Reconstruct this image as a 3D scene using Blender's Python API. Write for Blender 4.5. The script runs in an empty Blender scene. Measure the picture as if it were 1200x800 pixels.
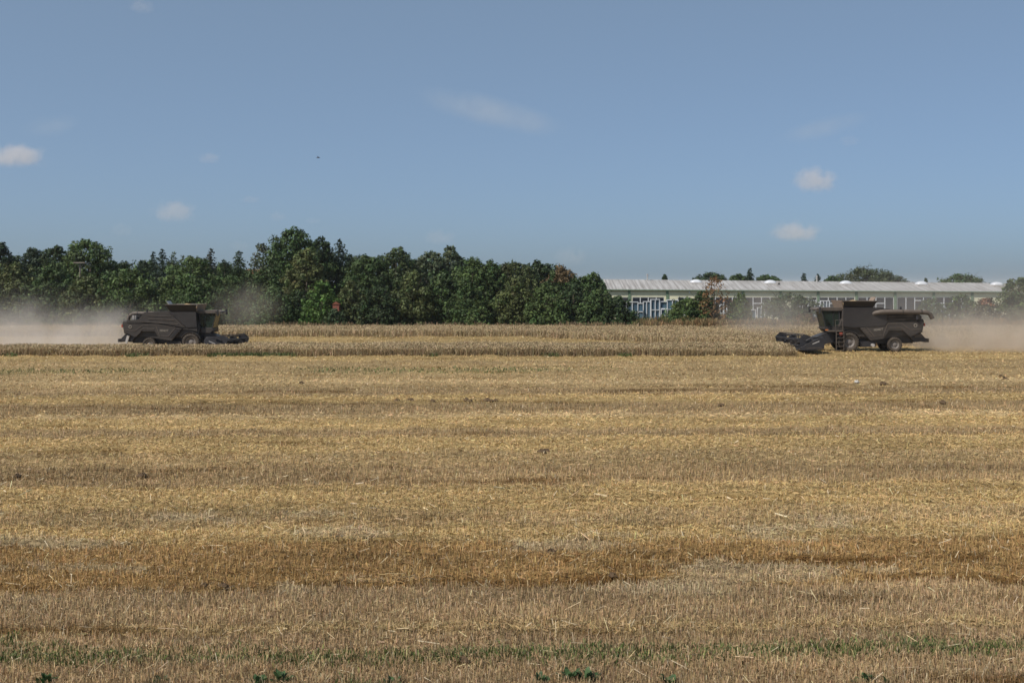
import bpy, math, random
import numpy as np
from mathutils import Vector

random.seed(7)
rng = np.random.default_rng(11)
R = math.radians
scene = bpy.context.scene
C = scene.collection

# ------------------------------------------------------------------ camera
HAZE = 0.00008
F = 1333.0            # focal length in photo pixels (photo 1200 wide)
H = 6.2               # eye height
HY = 331.0            # horizon row in the photo
cam_d = bpy.data.cameras.new('camera'); cam = bpy.data.objects.new('camera', cam_d); C.objects.link(cam)
cam.location = (0, 0, H); cam.rotation_euler = (R(90), 0, 0)
cam_d.sensor_width = 36; cam_d.lens = 36 * F / 1200
cam_d.shift_y = -(400 - HY) / 1200
cam_d.clip_start = 0.5; cam_d.clip_end = 20000
scene.camera = cam

def PX(x, D): return (x - 600) / F * D
def PZ(y, D): return H - (y - HY) / F * D
def PD(y, z=0.0): return F * (H - z) / (y - HY)

# ------------------------------------------------------------------ world, sun, exposure
SUN_EL = R(47); SUN_V = Vector((-0.80, -0.60, 0)).normalized()
sd = Vector((SUN_V.x * math.cos(SUN_EL), SUN_V.y * math.cos(SUN_EL), math.sin(SUN_EL)))
w = bpy.data.worlds.new('World'); scene.world = w; w.use_nodes = True
nt = w.node_tree; nt.nodes.clear()
wo = nt.nodes.new('ShaderNodeOutputWorld'); bg = nt.nodes.new('ShaderNodeBackground')
sk = nt.nodes.new('ShaderNodeTexSky'); sk.sky_type = 'NISHITA'; sk.sun_disc = False
sk.sun_elevation = SUN_EL; sk.sun_rotation = math.atan2(SUN_V.x, SUN_V.y)
sk.altitude = 100; sk.air_density = 0.5; sk.dust_density = 1.85; sk.ozone_density = 6.0
hz = nt.nodes.new('ShaderNodeVectorMath'); hz.operation = 'ADD'; hz.inputs[1].default_value = (1.92, 2.60, 2.98)   # even milky summer haze over the whole sky
nt.links.new(sk.outputs[0], hz.inputs[0]); nt.links.new(hz.outputs[0], bg.inputs[0]); nt.links.new(bg.outputs[0], wo.inputs[0])
bg.inputs[1].default_value = 0.05
sl = bpy.data.lights.new('sun', 'SUN'); so = bpy.data.objects.new('sun', sl); C.objects.link(so)
sl.energy = 3.1; sl.angle = R(0.6); sl.color = (1.0, 0.93, 0.84)
so.rotation_euler = sd.to_track_quat('Z', 'Y').to_euler()
so.location = (0, 0, 60)
vs = scene.view_settings
vs.view_transform = 'Standard'; vs.look = 'None'; vs.gamma = 1; vs.exposure = 0.5; vs.use_curve_mapping = False
scene.render.engine = 'CYCLES'
cy = scene.cycles
cy.max_bounces = 8; cy.diffuse_bounces = 3; cy.glossy_bounces = 2; cy.transmission_bounces = 4
cy.transparent_max_bounces = 24; cy.volume_bounces = 5; cy.caustics_reflective = False; cy.caustics_refractive = False
cy.filter_width = 1.6
cy.use_denoising = True; cy.denoiser = 'OPENIMAGEDENOISE'; cy.denoising_input_passes = 'RGB_ALBEDO_NORMAL'; cy.denoising_prefilter = 'ACCURATE'

# ------------------------------------------------------------------ helpers
def tag(o, label=None, cat=None, group=None, kind=None):
    if label: o['label'] = label
    if cat: o['category'] = cat
    if group: o['group'] = group
    if kind: o['kind'] = kind
    return o

def empty(name, loc=(0, 0, 0), rz=0.0, scale=1.0):
    o = bpy.data.objects.new(name, None); C.objects.link(o)
    o.location = loc; o.rotation_euler = (0, 0, rz); o.scale = (scale,) * 3
    o.empty_display_size = 0.2
    return o

class MB:
    def __init__(s): s.v = []; s.f = []; s.sm = []
    def add(s, vs_, fs_, smooth=False):
        n = len(s.v); s.v += [tuple(p) for p in vs_]
        s.f += [tuple(i + n for i in f) for f in fs_]; s.sm += [smooth] * len(fs_)
        return s
    def box(s, x0, x1, y0, y1, z0, z1):
        vs_ = [(x, y, z) for z in (z0, z1) for y in (y0, y1) for x in (x0, x1)]
        return s.add(vs_, [(0, 2, 3, 1), (4, 5, 7, 6), (0, 1, 5, 4), (2, 6, 7, 3), (0, 4, 6, 2), (1, 3, 7, 5)])
    def prism(s, poly, y0, y1, inset=0.0):
        """poly in xz, extruded along y; optional bevel on both end faces."""
        n = len(poly)
        cx = sum(p[0] for p in poly) / n; cz = sum(p[1] for p in poly) / n
        def shr(k): return [(cx + (p[0] - cx) * k, cz + (p[1] - cz) * k) for p in poly]
        if inset > 0:
            sp = max(abs(p[0] - cx) for p in poly); k = 1 - inset / max(sp, .01)
            rings = [(y0, shr(k)), (y0 + inset, poly), (y1 - inset, poly), (y1, shr(k))]
        else: rings = [(y0, poly), (y1, poly)]
        vs_ = []; fs_ = []
        for (y, pl) in rings: vs_ += [(p[0], y, p[1]) for p in pl]
        for r in range(len(rings) - 1):
            for i in range(n):
                j = (i + 1) % n
                fs_.append((r * n + i, r * n + j, (r + 1) * n + j, (r + 1) * n + i))
        fs_.append(tuple(range(n - 1, -1, -1))); m = (len(rings) - 1) * n
        fs_.append(tuple(m + i for i in range(n)))
        return s.add(vs_, fs_)
    def tube(s, pts, r, seg=8, smooth=True, caps=True):
        pts = [Vector(p) for p in pts]; n = len(pts)
        rr = r if isinstance(r, (list, tuple)) else [r] * n
        vs_ = []; fs_ = []
        up = Vector((0, 0, 1))
        for i, p in enumerate(pts):
            d = (pts[min(i + 1, n - 1)] - pts[max(i - 1, 0)]).normalized()
            a = d.cross(up)
            if a.length < 1e-3: a = d.cross(Vector((0, 1, 0)))
            a.normalize(); b = d.cross(a).normalized()
            for k in range(seg):
                t = 2 * math.pi * k / seg
                vs_.append(p + (a * math.cos(t) + b * math.sin(t)) * rr[i])
        for i in range(n - 1):
            for k in range(seg):
                k2 = (k + 1) % seg
                fs_.append((i * seg + k, i * seg + k2, (i + 1) * seg + k2, (i + 1) * seg + k))
        s.add(vs_, fs_, smooth)
        if caps: s.add([vs_[k] for k in range(seg)], [tuple(range(seg - 1, -1, -1))]); s.add(vs_[-seg:], [tuple(range(seg))])
        return s
    def lathe_y(s, prof, seg=28, c=(0, 0, 0), smooth=True):
        """prof: list of (y, r), revolved about the y axis."""
        vs_ = []; fs_ = []; n = len(prof)
        for (y, r) in prof:
            for k in range(seg):
                t = 2 * math.pi * k / seg
                vs_.append((c[0] + r * math.cos(t), c[1] + y, c[2] + r * math.sin(t)))
        for i in range(n - 1):
            for k in range(seg):
                k2 = (k + 1) % seg
                fs_.append((i * seg + k, (i + 1) * seg + k, (i + 1) * seg + k2, i * seg + k2))
        return s.add(vs_, fs_, smooth)
    def build(s, name, mat, parent=None):
        me = bpy.data.meshes.new(name); me.from_pydata(s.v, [], s.f)
        me.polygons.foreach_set('use_smooth', s.sm)
        me.materials.append(mat); me.update()
        o = bpy.data.objects.new(name, me); C.objects.link(o)
        if parent: o.parent = parent
        return o

def quads_obj(name, P, col, mat, parent=None, smooth=False):
    """P: (n,4,3) float quads, col: (n,3) linear colour."""
    n = len(P)
    me = bpy.data.meshes.new(name)
    me.vertices.add(n * 4); me.vertices.foreach_set('co', P.reshape(-1).astype(np.float32))
    me.loops.add(n * 4); me.loops.foreach_set('vertex_index', np.arange(n * 4, dtype=np.int32))
    me.polygons.add(n)
    me.polygons.foreach_set('loop_start', np.arange(0, n * 4, 4, dtype=np.int32))
    me.polygons.foreach_set('loop_total', np.full(n, 4, dtype=np.int32))
    at = me.attributes.new('Col', 'FLOAT_COLOR', 'POINT')
    c4 = np.ones((n, 4, 4), np.float32); c4[:, :, :3] = np.clip(col, 0.002, 0.95)[:, None, :]
    at.data.foreach_set('color', c4.reshape(-1))
    me.materials.append(mat); me.update()
    o = bpy.data.objects.new(name, me); C.objects.link(o)
    if parent: o.parent = parent
    return o

def vnoise(x, y, seed=0):
    r = np.random.default_rng(seed); T = r.random((256, 256)).astype(np.float32)
    xi = np.floor(x).astype(int); yi = np.floor(y).astype(int)
    fx = x - xi; fy = y - yi; fx = fx * fx * (3 - 2 * fx); fy = fy * fy * (3 - 2 * fy)
    S = r.random(256) * 97.0                     # every lattice row gets its own sideways shift: no columns line up
    def line(j):
        q = x + S[j % 256]; qi = np.floor(q).astype(int); f = q - qi; f = f * f * (3 - 2 * f)
        return T[qi % 256, j % 256] * (1 - f) + T[(qi + 1) % 256, j % 256] * f
    return line(yi) * (1 - fy) + line(yi + 1) * fy
def fbm(x, y, seed=0, oct=4):
    s = 0; a = 1.0; t = 0
    for i in range(oct):
        c_, s_ = math.cos(.55 * i + .2), math.sin(.55 * i + .2)
        k = 2 ** i; s = s + a * vnoise(x * k + y * k * .13 * s_ + 13.37 * i + .41, y * k + x * k * .07 * c_ + 7.77 * i + .23, seed + i); t += a; a *= 0.55
    return s / t

# ------------------------------------------------------------------ materials
def new_mat(name):
    m = bpy.data.materials.new(name); m.use_nodes = True
    n = m.node_tree; b = n.nodes['Principled BSDF']
    return m, n, b

def mat(name, col, rough=0.7, metal=0.0, var=0.25, scale=3.0, bump=0.0, dust=0.0, dustcol=(0.20, 0.155, 0.11), spec=0.4):
    m, n, b = new_mat(name)
    tc = n.nodes.new('ShaderNodeTexCoord')
    nz = n.nodes.new('ShaderNodeTexNoise'); nz.inputs['Scale'].default_value = scale; nz.inputs['Detail'].default_value = 6
    n.links.new(tc.outputs['Object'], nz.inputs['Vector'])
    mx = n.nodes.new('ShaderNodeMix'); mx.data_type = 'RGBA'
    mx.inputs['A'].default_value = (*[c * (1 - var) for c in col], 1); mx.inputs['B'].default_value = (*[min(1, c * (1 + var)) for c in col], 1)
    rp = n.nodes.new('ShaderNodeMapRange'); rp.inputs['From Min'].default_value = 0.3; rp.inputs['From Max'].default_value = 0.7
    n.links.new(nz.outputs[0], rp.inputs['Value']); n.links.new(rp.outputs[0], mx.inputs['Factor'])
    out = mx.outputs['Result']
    if dust > 0:
        g = n.nodes.new('ShaderNodeNewGeometry'); sx = n.nodes.new('ShaderNodeSeparateXYZ'); n.links.new(g.outputs['True Normal'], sx.inputs[0])
        mr = n.nodes.new('ShaderNodeMapRange'); mr.inputs['From Min'].default_value = -0.3; mr.inputs['From Max'].default_value = 0.9
        mr.inputs['To Min'].default_value = dust * 0.35; mr.inputs['To Max'].default_value = min(1, dust * 1.2)
        n.links.new(sx.outputs['Z'], mr.inputs['Value'])
        ml = n.nodes.new('ShaderNodeMath'); ml.operation = 'MULTIPLY'; n.links.new(mr.outputs[0], ml.inputs[0])
        n2 = n.nodes.new('ShaderNodeTexNoise'); n2.inputs['Scale'].default_value = 1.3; n2.inputs['Detail'].default_value = 8
        n.links.new(tc.outputs['Object'], n2.inputs['Vector'])
        m2 = n.nodes.new('ShaderNodeMapRange'); m2.inputs['From Min'].default_value = 0.3; m2.inputs['From Max'].default_value = 0.65; m2.inputs['To Min'].default_value = .45
        n.links.new(n2.outputs[0], m2.inputs['Value']); n.links.new(m2.outputs[0], ml.inputs[1])
        dx = n.nodes.new('ShaderNodeMix'); dx.data_type = 'RGBA'; dx.inputs['B'].default_value = (*dustcol, 1)
        n.links.new(ml.outputs[0], dx.inputs['Factor']); n.links.new(out, dx.inputs['A']); out = dx.outputs['Result']
    n.links.new(out, b.inputs['Base Color'])
    b.inputs['Roughness'].default_value = rough; b.inputs['Metallic'].default_value = metal; b.inputs['Specular IOR Level'].default_value = spec
    if bump > 0:
        bp = n.nodes.new('ShaderNodeBump'); bp.inputs['Strength'].default_value = bump; bp.inputs['Distance'].default_value = 0.05
        n.links.new(nz.outputs[0], bp.inputs['Height']); n.links.new(bp.outputs[0], b.inputs['Normal'])
    return m

def attr_mat(name, rough=0.8, trans=0.0, spec=0.2, noise=0.0, nscale=1.0, bump=0.0):
    m, n, b = new_mat(name)
    a = n.nodes.new('ShaderNodeAttribute'); a.attribute_name = 'Col'
    out = a.outputs['Color']
    if noise > 0:
        tc = n.nodes.new('ShaderNodeTexCoord')
        nz = n.nodes.new('ShaderNodeTexNoise'); nz.inputs['Scale'].default_value = nscale; nz.inputs['Detail'].default_value = 10; nz.inputs['Roughness'].default_value = .7
        n.links.new(tc.outputs['Object'], nz.inputs['Vector'])
        mr = n.nodes.new('ShaderNodeMapRange'); mr.inputs['From Min'].default_value = .3; mr.inputs['From Max'].default_value = .7
        mr.inputs['To Min'].default_value = 1 - noise; mr.inputs['To Max'].default_value = 1 + noise
        n.links.new(nz.outputs[0], mr.inputs['Value'])
        vm = n.nodes.new('ShaderNodeVectorMath'); vm.operation = 'SCALE'
        n.links.new(out, vm.inputs[0]); n.links.new(mr.outputs[0], vm.inputs['Scale']); out = vm.outputs[0]
        if bump > 0:
            bp = n.nodes.new('ShaderNodeBump'); bp.inputs['Strength'].default_value = bump; bp.inputs['Distance'].default_value = 0.08
            n.links.new(nz.outputs[0], bp.inputs['Height']); n.links.new(bp.outputs[0], b.inputs['Normal'])
    n.links.new(out, b.inputs['Base Color']); b.inputs['Roughness'].default_value = rough; b.inputs['Specular IOR Level'].default_value = spec
    if trans > 0:
        tr = n.nodes.new('ShaderNodeBsdfTranslucent'); ms = n.nodes.new('ShaderNodeMixShader'); ms.inputs[0].default_value = trans
        n.links.new(out, tr.inputs[0]); n.links.new(b.outputs[0], ms.inputs[1]); n.links.new(tr.outputs[0], ms.inputs[2])
        n.links.new(ms.outputs[0], n.nodes['Material Output'].inputs['Surface'])
    return m

M = {}
M['soil'] = attr_mat('soil', rough=0.95, spec=0.1, noise=0.35, nscale=6.0, bump=0.5)
M['straw'] = attr_mat('straw', rough=0.6, trans=0.12, spec=0.3)
M['leaf'] = attr_mat('leaf', rough=0.62, trans=0.16, spec=0.25)
M['weed'] = attr_mat('weed', rough=0.6, trans=0.25, spec=0.3)
M['bark'] = mat('bark', (0.10, 0.08, 0.06), 0.9, var=.4, scale=4)
M['paint'] = mat('dusty_paint', (0.030, 0.027, 0.025), 0.5, var=.25, dust=0.4, dustcol=(0.10, 0.078, 0.060))
M['paint2'] = mat('dusty_lit_trim', (0.055, 0.046, 0.040), 0.6, var=.25, dust=0.7, dustcol=(0.165, 0.13, 0.10))  # dusty trim, colour lightened so ribs and ridges look lit
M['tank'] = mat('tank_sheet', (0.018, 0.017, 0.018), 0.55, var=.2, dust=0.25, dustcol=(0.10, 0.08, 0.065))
M['flap'] = mat('sunlit_flap_sheet', (0.20, 0.15, 0.115), 0.6, var=.2, dust=0.6, dustcol=(0.30, 0.22, 0.155))  # far lighter than the tank: sunlit tan put into the colour
M['blacksteel'] = mat('black_steel', (0.018, 0.019, 0.024), 0.45, var=.2, dust=0.25, dustcol=(0.12, 0.10, 0.08))
M['rubber'] = mat('rubber', (0.025, 0.022, 0.02), 0.85, var=.3, dust=0.6, dustcol=(0.15, 0.115, 0.08))
M['rim'] = mat('rim_grey', (0.17, 0.155, 0.145), 0.5, var=.2, dust=0.3)
M['letter'] = mat('lettering', (0.24, 0.215, 0.18), 0.6, var=.1)
M['red'] = mat('red_lamp', (0.42, 0.07, 0.04), 0.35, var=.1)
M['orange'] = mat('amber_lamp', (0.55, 0.17, 0.04), 0.35, var=.1)
M['light_metal'] = mat('light_metal', (0.42, 0.40, 0.38), 0.45, var=.2)
M['seat'] = mat('blue_fabric', (0.04, 0.07, 0.30), 0.8, var=.2)
M['grain'] = mat('grain', (0.36, 0.25, 0.13), 0.9, var=.3, scale=30, bump=.4)
M['white'] = mat('white_pvc', (0.60, 0.62, 0.64), 0.4, var=.05)
M['cream'] = mat('cream_cladding', (0.55, 0.545, 0.40), 0.75, var=.07, scale=.5)
M['post'] = mat('green_post', (0.13, 0.20, 0.13), 0.6, var=.15)
M['shadegreen'] = mat('green_fascia', (0.16, 0.22, 0.16), 0.7, var=.1)
M['stone'] = mat('pale_stone', (0.42, 0.40, 0.36), 0.9, var=.2)
M['tile'] = mat('red_tile', (0.25, 0.085, 0.05), 0.85, var=.25, scale=2)
M['brick'] = mat('red_brick', (0.22, 0.075, 0.05), 0.9, var=.25, scale=5)
M['woodgrey'] = mat('weathered_wood', (0.23, 0.19, 0.16), 0.85, var=.2)
M['clod'] = mat('clod_soil', (0.10, 0.065, 0.035), 0.95, var=.3, scale=8, bump=.5)
M['dome'] = mat('acrylic_dome', (0.58, 0.60, 0.63), 0.3, var=.03)
M['feather'] = mat('feather', (0.05, 0.05, 0.06), 0.8, var=.1)

def roof_mat():
    m, n, b = new_mat('corrugated_sheet')
    tc = n.nodes.new('ShaderNodeTexCoord'); sx = n.nodes.new('ShaderNodeSeparateXYZ'); n.links.new(tc.outputs['Object'], sx.inputs[0])
    # stained streaks running down the slope, seams every 1.1 m
    mp = n.nodes.new('ShaderNodeMapping'); mp.inputs['Scale'].default_value = (1.4, 0.12, 0.12); n.links.new(tc.outputs['Object'], mp.inputs[0])
    nz = n.nodes.new('ShaderNodeTexNoise'); nz.inputs['Scale'].default_value = 1.6; nz.inputs['Detail'].default_value = 6; n.links.new(mp.outputs[0], nz.inputs['Vector'])
    cr = n.nodes.new('ShaderNodeValToRGB'); e = cr.color_ramp.elements
    e[0].position = .3; e[0].color = (0.24, 0.225, 0.21, 1); e[1].position = .65; e[1].color = (0.40, 0.39, 0.38, 1)
    n.links.new(nz.outputs[0], cr.inputs[0])
    md = n.nodes.new('ShaderNodeMath'); md.operation = 'PINGPONG'; md.inputs[1].default_value = .55; n.links.new(sx.outputs['X'], md.inputs[0])
    lt = n.nodes.new('ShaderNodeMath'); lt.operation = 'LESS_THAN'; lt.inputs[1].default_value = .07; n.links.new(md.outputs[0], lt.inputs[0])
    ms = n.nodes.new('ShaderNodeMath'); ms.operation = 'MULTIPLY'; ms.inputs[1].default_value = .55; n.links.new(lt.outputs[0], ms.inputs[0])
    mx = n.nodes.new('ShaderNodeMix'); mx.data_type = 'RGBA'; mx.inputs['B'].default_value = (.16, .15, .14, 1)
    n.links.new(ms.outputs[0], mx.inputs['Factor']); n.links.new(cr.outputs[0], mx.inputs['A'])
    n.links.new(mx.outputs['Result'], b.inputs['Base Color']); b.inputs['Roughness'].default_value = .8
    return m
M['roof'] = roof_mat()

def cladding_mat():
    m, n, b = new_mat('boarded_cladding')
    tc = n.nodes.new('ShaderNodeTexCoord'); sx = n.nodes.new('ShaderNodeSeparateXYZ'); n.links.new(tc.outputs['Object'], sx.inputs[0])
    md = n.nodes.new('ShaderNodeMath'); md.operation = 'PINGPONG'; md.inputs[1].default_value = .2; n.links.new(sx.outputs['Z'], md.inputs[0])
    mr = n.nodes.new('ShaderNodeMapRange'); mr.inputs['From Max'].default_value = .05; n.links.new(md.outputs[0], mr.inputs['Value'])
    mx = n.nodes.new('ShaderNodeMix'); mx.data_type = 'RGBA'; mx.inputs['A'].default_value = (.50, .49, .35, 1); mx.inputs['B'].default_value = (.68, .66, .48, 1)
    n.links.new(mr.outputs[0], mx.inputs['Factor'])
    nz = n.nodes.new('ShaderNodeTexNoise'); nz.inputs['Scale'].default_value = .8; nz.inputs['Detail'].default_value = 5; n.links.new(tc.outputs['Object'], nz.inputs['Vector'])
    m2 = n.nodes.new('ShaderNodeMapRange'); m2.inputs['From Min'].default_value = .3; m2.inputs['From Max'].default_value = .7; m2.inputs['To Min'].default_value = .9; m2.inputs['To Max'].default_value = 1.05
    n.links.new(nz.outputs[0], m2.inputs['Value'])
    vm = n.nodes.new('ShaderNodeVectorMath'); vm.operation = 'SCALE'; n.links.new(mx.outputs['Result'], vm.inputs[0]); n.links.new(m2.outputs[0], vm.inputs['Scale'])
    n.links.new(vm.outputs[0], b.inputs['Base Color']); b.inputs['Roughness'].default_value = .75
    return m
M['clad'] = cladding_mat()

def glass_mat(name, tint, transp, rough=.05):
    m, n, b = new_mat(name)
    b.inputs['Base Color'].default_value = (*tint, 1); b.inputs['Roughness'].default_value = rough; b.inputs['Specular IOR Level'].default_value = .9 if transp < .28 else .35
    tr = n.nodes.new('ShaderNodeBsdfTransparent'); tr.inputs[0].default_value = (.75, .85, .8, 1)
    ms = n.nodes.new('ShaderNodeMixShader'); ms.inputs[0].default_value = transp
    n.links.new(b.outputs[0], ms.inputs[1]); n.links.new(tr.outputs[0], ms.inputs[2]); n.links.new(ms.outputs[0], n.nodes['Material Output'].inputs['Surface'])
    return m
M['cabglass'] = glass_mat('cab_glass', (.02, .035, .03), .3)
M['darkglass'] = glass_mat('window_glass', (.02, .025, .035), .0, .08)
M['blueglass'] = glass_mat('yard_glass', (.07, .13, .19), .25, .08)

def vol_mat(name, col, dens, nscale, thr=(0.35, 0.75), power=1.0, step=1.0, aniso=0.2, mode='ell', seed=0.0):
    """Volume whose density fades to nothing inside its own box (Generated coordinates of the box)."""
    m = bpy.data.materials.new(name); m.use_nodes = True; n = m.node_tree; n.nodes.clear()
    out = n.nodes.new('ShaderNodeOutputMaterial'); pv = n.nodes.new('ShaderNodeVolumePrincipled')
    n.links.new(pv.outputs[0], out.inputs['Volume'])
    pv.inputs['Color'].default_value = (*col, 1); pv.inputs['Anisotropy'].default_value = aniso
    tc = n.nodes.new('ShaderNodeTexCoord')
    vm = n.nodes.new('ShaderNodeVectorMath'); vm.operation = 'MULTIPLY_ADD'; vm.inputs[1].default_value = (2, 2, 2); vm.inputs[2].default_value = (-1, -1, -1)
    n.links.new(tc.outputs['Generated'], vm.inputs[0])
    if mode == 'plume+' or mode == 'plume-':      # low and dense at the machine's tail, wider away from it; settled on the ground
        sx = n.nodes.new('ShaderNodeSeparateXYZ'); n.links.new(tc.outputs['Generated'], sx.inputs[0])
        def mrange(v, a, b_, c, d, sm=True):
            r = n.nodes.new('ShaderNodeMapRange'); r.interpolation_type = 'SMOOTHSTEP' if sm else 'LINEAR'
            for k, q in zip(('From Min', 'From Max', 'To Min', 'To Max'), (a, b_, c, d)):
                if isinstance(q, float) or isinstance(q, int): r.inputs[k].default_value = q
                else: n.links.new(q, r.inputs[k])
            n.links.new(v, r.inputs['Value']); return r.outputs[0]
        X = sx.outputs['X']
        if mode == 'plume-':
            iv = n.nodes.new('ShaderNodeMath'); iv.operation = 'SUBTRACT'; iv.inputs[0].default_value = 1.0; n.links.new(X, iv.inputs[1]); X = iv.outputs[0]
        hgt = mrange(X, 0., 1., 0.45, 1.0, False)
        bn = n.nodes.new('ShaderNodeTexNoise'); bn.inputs['Scale'].default_value = nscale * .55; bn.inputs['Detail'].default_value = 3
        bm = n.nodes.new('ShaderNodeMapping'); bm.inputs['Location'].default_value = (seed + 5, seed, 3); n.links.new(tc.outputs['Object'], bm.inputs[0]); n.links.new(bm.outputs[0], bn.inputs['Vector'])
        bz = n.nodes.new('ShaderNodeMath'); bz.operation = 'MULTIPLY_ADD'; bz.inputs[1].default_value = 1.5; bz.inputs[2].default_value = -.75; n.links.new(bn.outputs[0], bz.inputs[0])
        zz_ = n.nodes.new('ShaderNodeMath'); zz_.operation = 'MULTIPLY'; n.links.new(bz.outputs[0], zz_.inputs[0]); n.links.new(sx.outputs['Z'], zz_.inputs[1])
        z2_ = n.nodes.new('ShaderNodeMath'); z2_.operation = 'ADD'; n.links.new(zz_.outputs[0], z2_.inputs[0]); n.links.new(sx.outputs['Z'], z2_.inputs[1])
        fz0 = mrange(z2_.outputs[0], 0.0, hgt, 1.0, 0.0)
        ftop = mrange(sx.outputs['Z'], .7, 1.0, 1.0, 0.0)
        fzm = n.nodes.new('ShaderNodeMath'); fzm.operation = 'MULTIPLY'; n.links.new(fz0, fzm.inputs[0]); n.links.new(ftop, fzm.inputs[1]); fz = fzm.outputs[0]
        fx0 = mrange(X, 0., .06, 0., 1.); fx1 = mrange(X, .8, 1., 1., 0.)
        yy = n.nodes.new('ShaderNodeMath'); yy.operation = 'PINGPONG'; yy.inputs[1].default_value = .5; n.links.new(sx.outputs['Y'], yy.inputs[0])
        fy = mrange(yy.outputs[0], 0., .3, 0., 1.)
        cur = fz
        for o_ in (fx0, fx1, fy):
            mm = n.nodes.new('ShaderNodeMath'); mm.operation = 'MULTIPLY'; n.links.new(cur, mm.inputs[0]); n.links.new(o_, mm.inputs[1]); cur = mm.outputs[0]
        fall = cur
    else:
        ln = n.nodes.new('ShaderNodeVectorMath'); ln.operation = 'LENGTH'; n.links.new(vm.outputs[0], ln.inputs[0])
        mr = n.nodes.new('ShaderNodeMapRange'); mr.interpolation_type = 'SMOOTHSTEP'
        mr.inputs['From Min'].default_value = 0.15 if mode == 'ell' else 0.35; mr.inputs['From Max'].default_value = 0.98
        mr.inputs['To Min'].default_value = 1; mr.inputs['To Max'].default_value = 0
        n.links.new(ln.outputs[1], mr.inputs['Value']); fall = mr.outputs[0]
    mp = n.nodes.new('ShaderNodeMapping'); mp.inputs['Location'].default_value = (seed, seed * 1.7, seed * .6); n.links.new(tc.outputs['Object'], mp.inputs[0])
    nz = n.nodes.new('ShaderNodeTexNoise'); nz.inputs['Scale'].default_value = nscale; nz.inputs['Detail'].default_value = 5; nz.inputs['Roughness'].default_value = .6
    n.links.new(mp.outputs[0], nz.inputs['Vector'])
    if mode == 'cloud':       # falloff shifts the noise threshold: crisp puffy outline
        ad = n.nodes.new('ShaderNodeMath'); ad.operation = 'MULTIPLY_ADD'; ad.inputs[1].default_value = .62; n.links.new(fall, ad.inputs[0])
        n12 = n.nodes.new('ShaderNodeMath'); n12.operation = 'MULTIPLY'; n12.inputs[1].default_value = 2.4; n.links.new(nz.outputs[0], n12.inputs[0]); n.links.new(n12.outputs[0], ad.inputs[2])
        t = n.nodes.new('ShaderNodeMapRange'); t.interpolation_type = 'SMOOTHSTEP'; t.inputs['From Min'].default_value = thr[0]; t.inputs['From Max'].default_value = thr[1]
        n.links.new(ad.outputs[0], t.inputs['Value']); d = t.outputs[0]
        m2 = n.nodes.new('ShaderNodeMath'); m2.operation = 'MULTIPLY'; n.links.new(d, m2.inputs[0]); n.links.new(fall, m2.inputs[1])
        sz = n.nodes.new('ShaderNodeSeparateXYZ'); n.links.new(tc.outputs['Generated'], sz.inputs[0])
        fb = n.nodes.new('ShaderNodeMapRange'); fb.interpolation_type = 'SMOOTHSTEP'; fb.inputs['From Min'].default_value = .16; fb.inputs['From Max'].default_value = .42; n.links.new(sz.outputs['Z'], fb.inputs['Value'])
        m4 = n.nodes.new('ShaderNodeMath'); m4.operation = 'MULTIPLY'; n.links.new(m2.outputs[0], m4.inputs[0]); n.links.new(fb.outputs[0], m4.inputs[1]); d = m4.outputs[0]
    else:
        t = n.nodes.new('ShaderNodeMapRange'); t.inputs['From Min'].default_value = thr[0]; t.inputs['From Max'].default_value = thr[1]
        n.links.new(nz.outputs[0], t.inputs['Value'])
        m2 = n.nodes.new('ShaderNodeMath'); m2.operation = 'MULTIPLY'; n.links.new(t.outputs[0], m2.inputs[0]); n.links.new(fall, m2.inputs[1]); d = m2.outputs[0]
    m3 = n.nodes.new('ShaderNodeMath'); m3.operation = 'MULTIPLY'; m3.inputs[1].default_value = dens; n.links.new(d, m3.inputs[0])
    n.links.new(m3.outputs[0], pv.inputs['Density'])
    m.cycles.volume_step_rate = step
    try: m.cycles.volume_sampling = 'MULTIPLE_IMPORTANCE'
    except Exception: pass
    return m

# ------------------------------------------------------------------ field bands (rows of the harvested field), as functions of place
GOLD = (0.470, 0.335, 0.150); TAN = (0.425, 0.305, 0.150); DULL = (0.375, 0.265, 0.135); BROWN = (0.335, 0.215, 0.088)
GREY = (0.395, 0.283, 0.155); PALE = (0.56, 0.41, 0.21)
BANDS = [  # (photo row where it starts, colour, upright share, straw height)
    (300, GOLD, .2, .10), (418, GOLD, .1, .05), (423, TAN, .3, .05), (438, TAN, .3, .04), (446, PALE, .0, .09), (449.5, TAN, .3, .06), (456, DULL, .6, .05),
    (463, GOLD, .1, .08), (472.5, DULL, .9, .02), (487, PALE, .0, .12), (491, GOLD, .15, .08), (503, DULL, .6, .04), (512, GOLD, .2, .07),
    (530, TAN, .4, .06), (546, DULL, .9, .03), (571, GOLD, .3, .08), (600, TAN, .55, .06), (618, GOLD, .4, .06), (637, BROWN, .7, .05), (690, GREY, .95, .02),
    (733, TAN, .5, .06), (744, GREY, .95, .02), (756, GREY, .7, .03), (782, GREY, .95, .02)]
BY = np.array([b[0] for b in BANDS]); BC = np.array([b[1] for b in BANDS]); BU = np.array([b[2] for b in BANDS]); BH = np.array([b[3] for b in BANDS])
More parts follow.
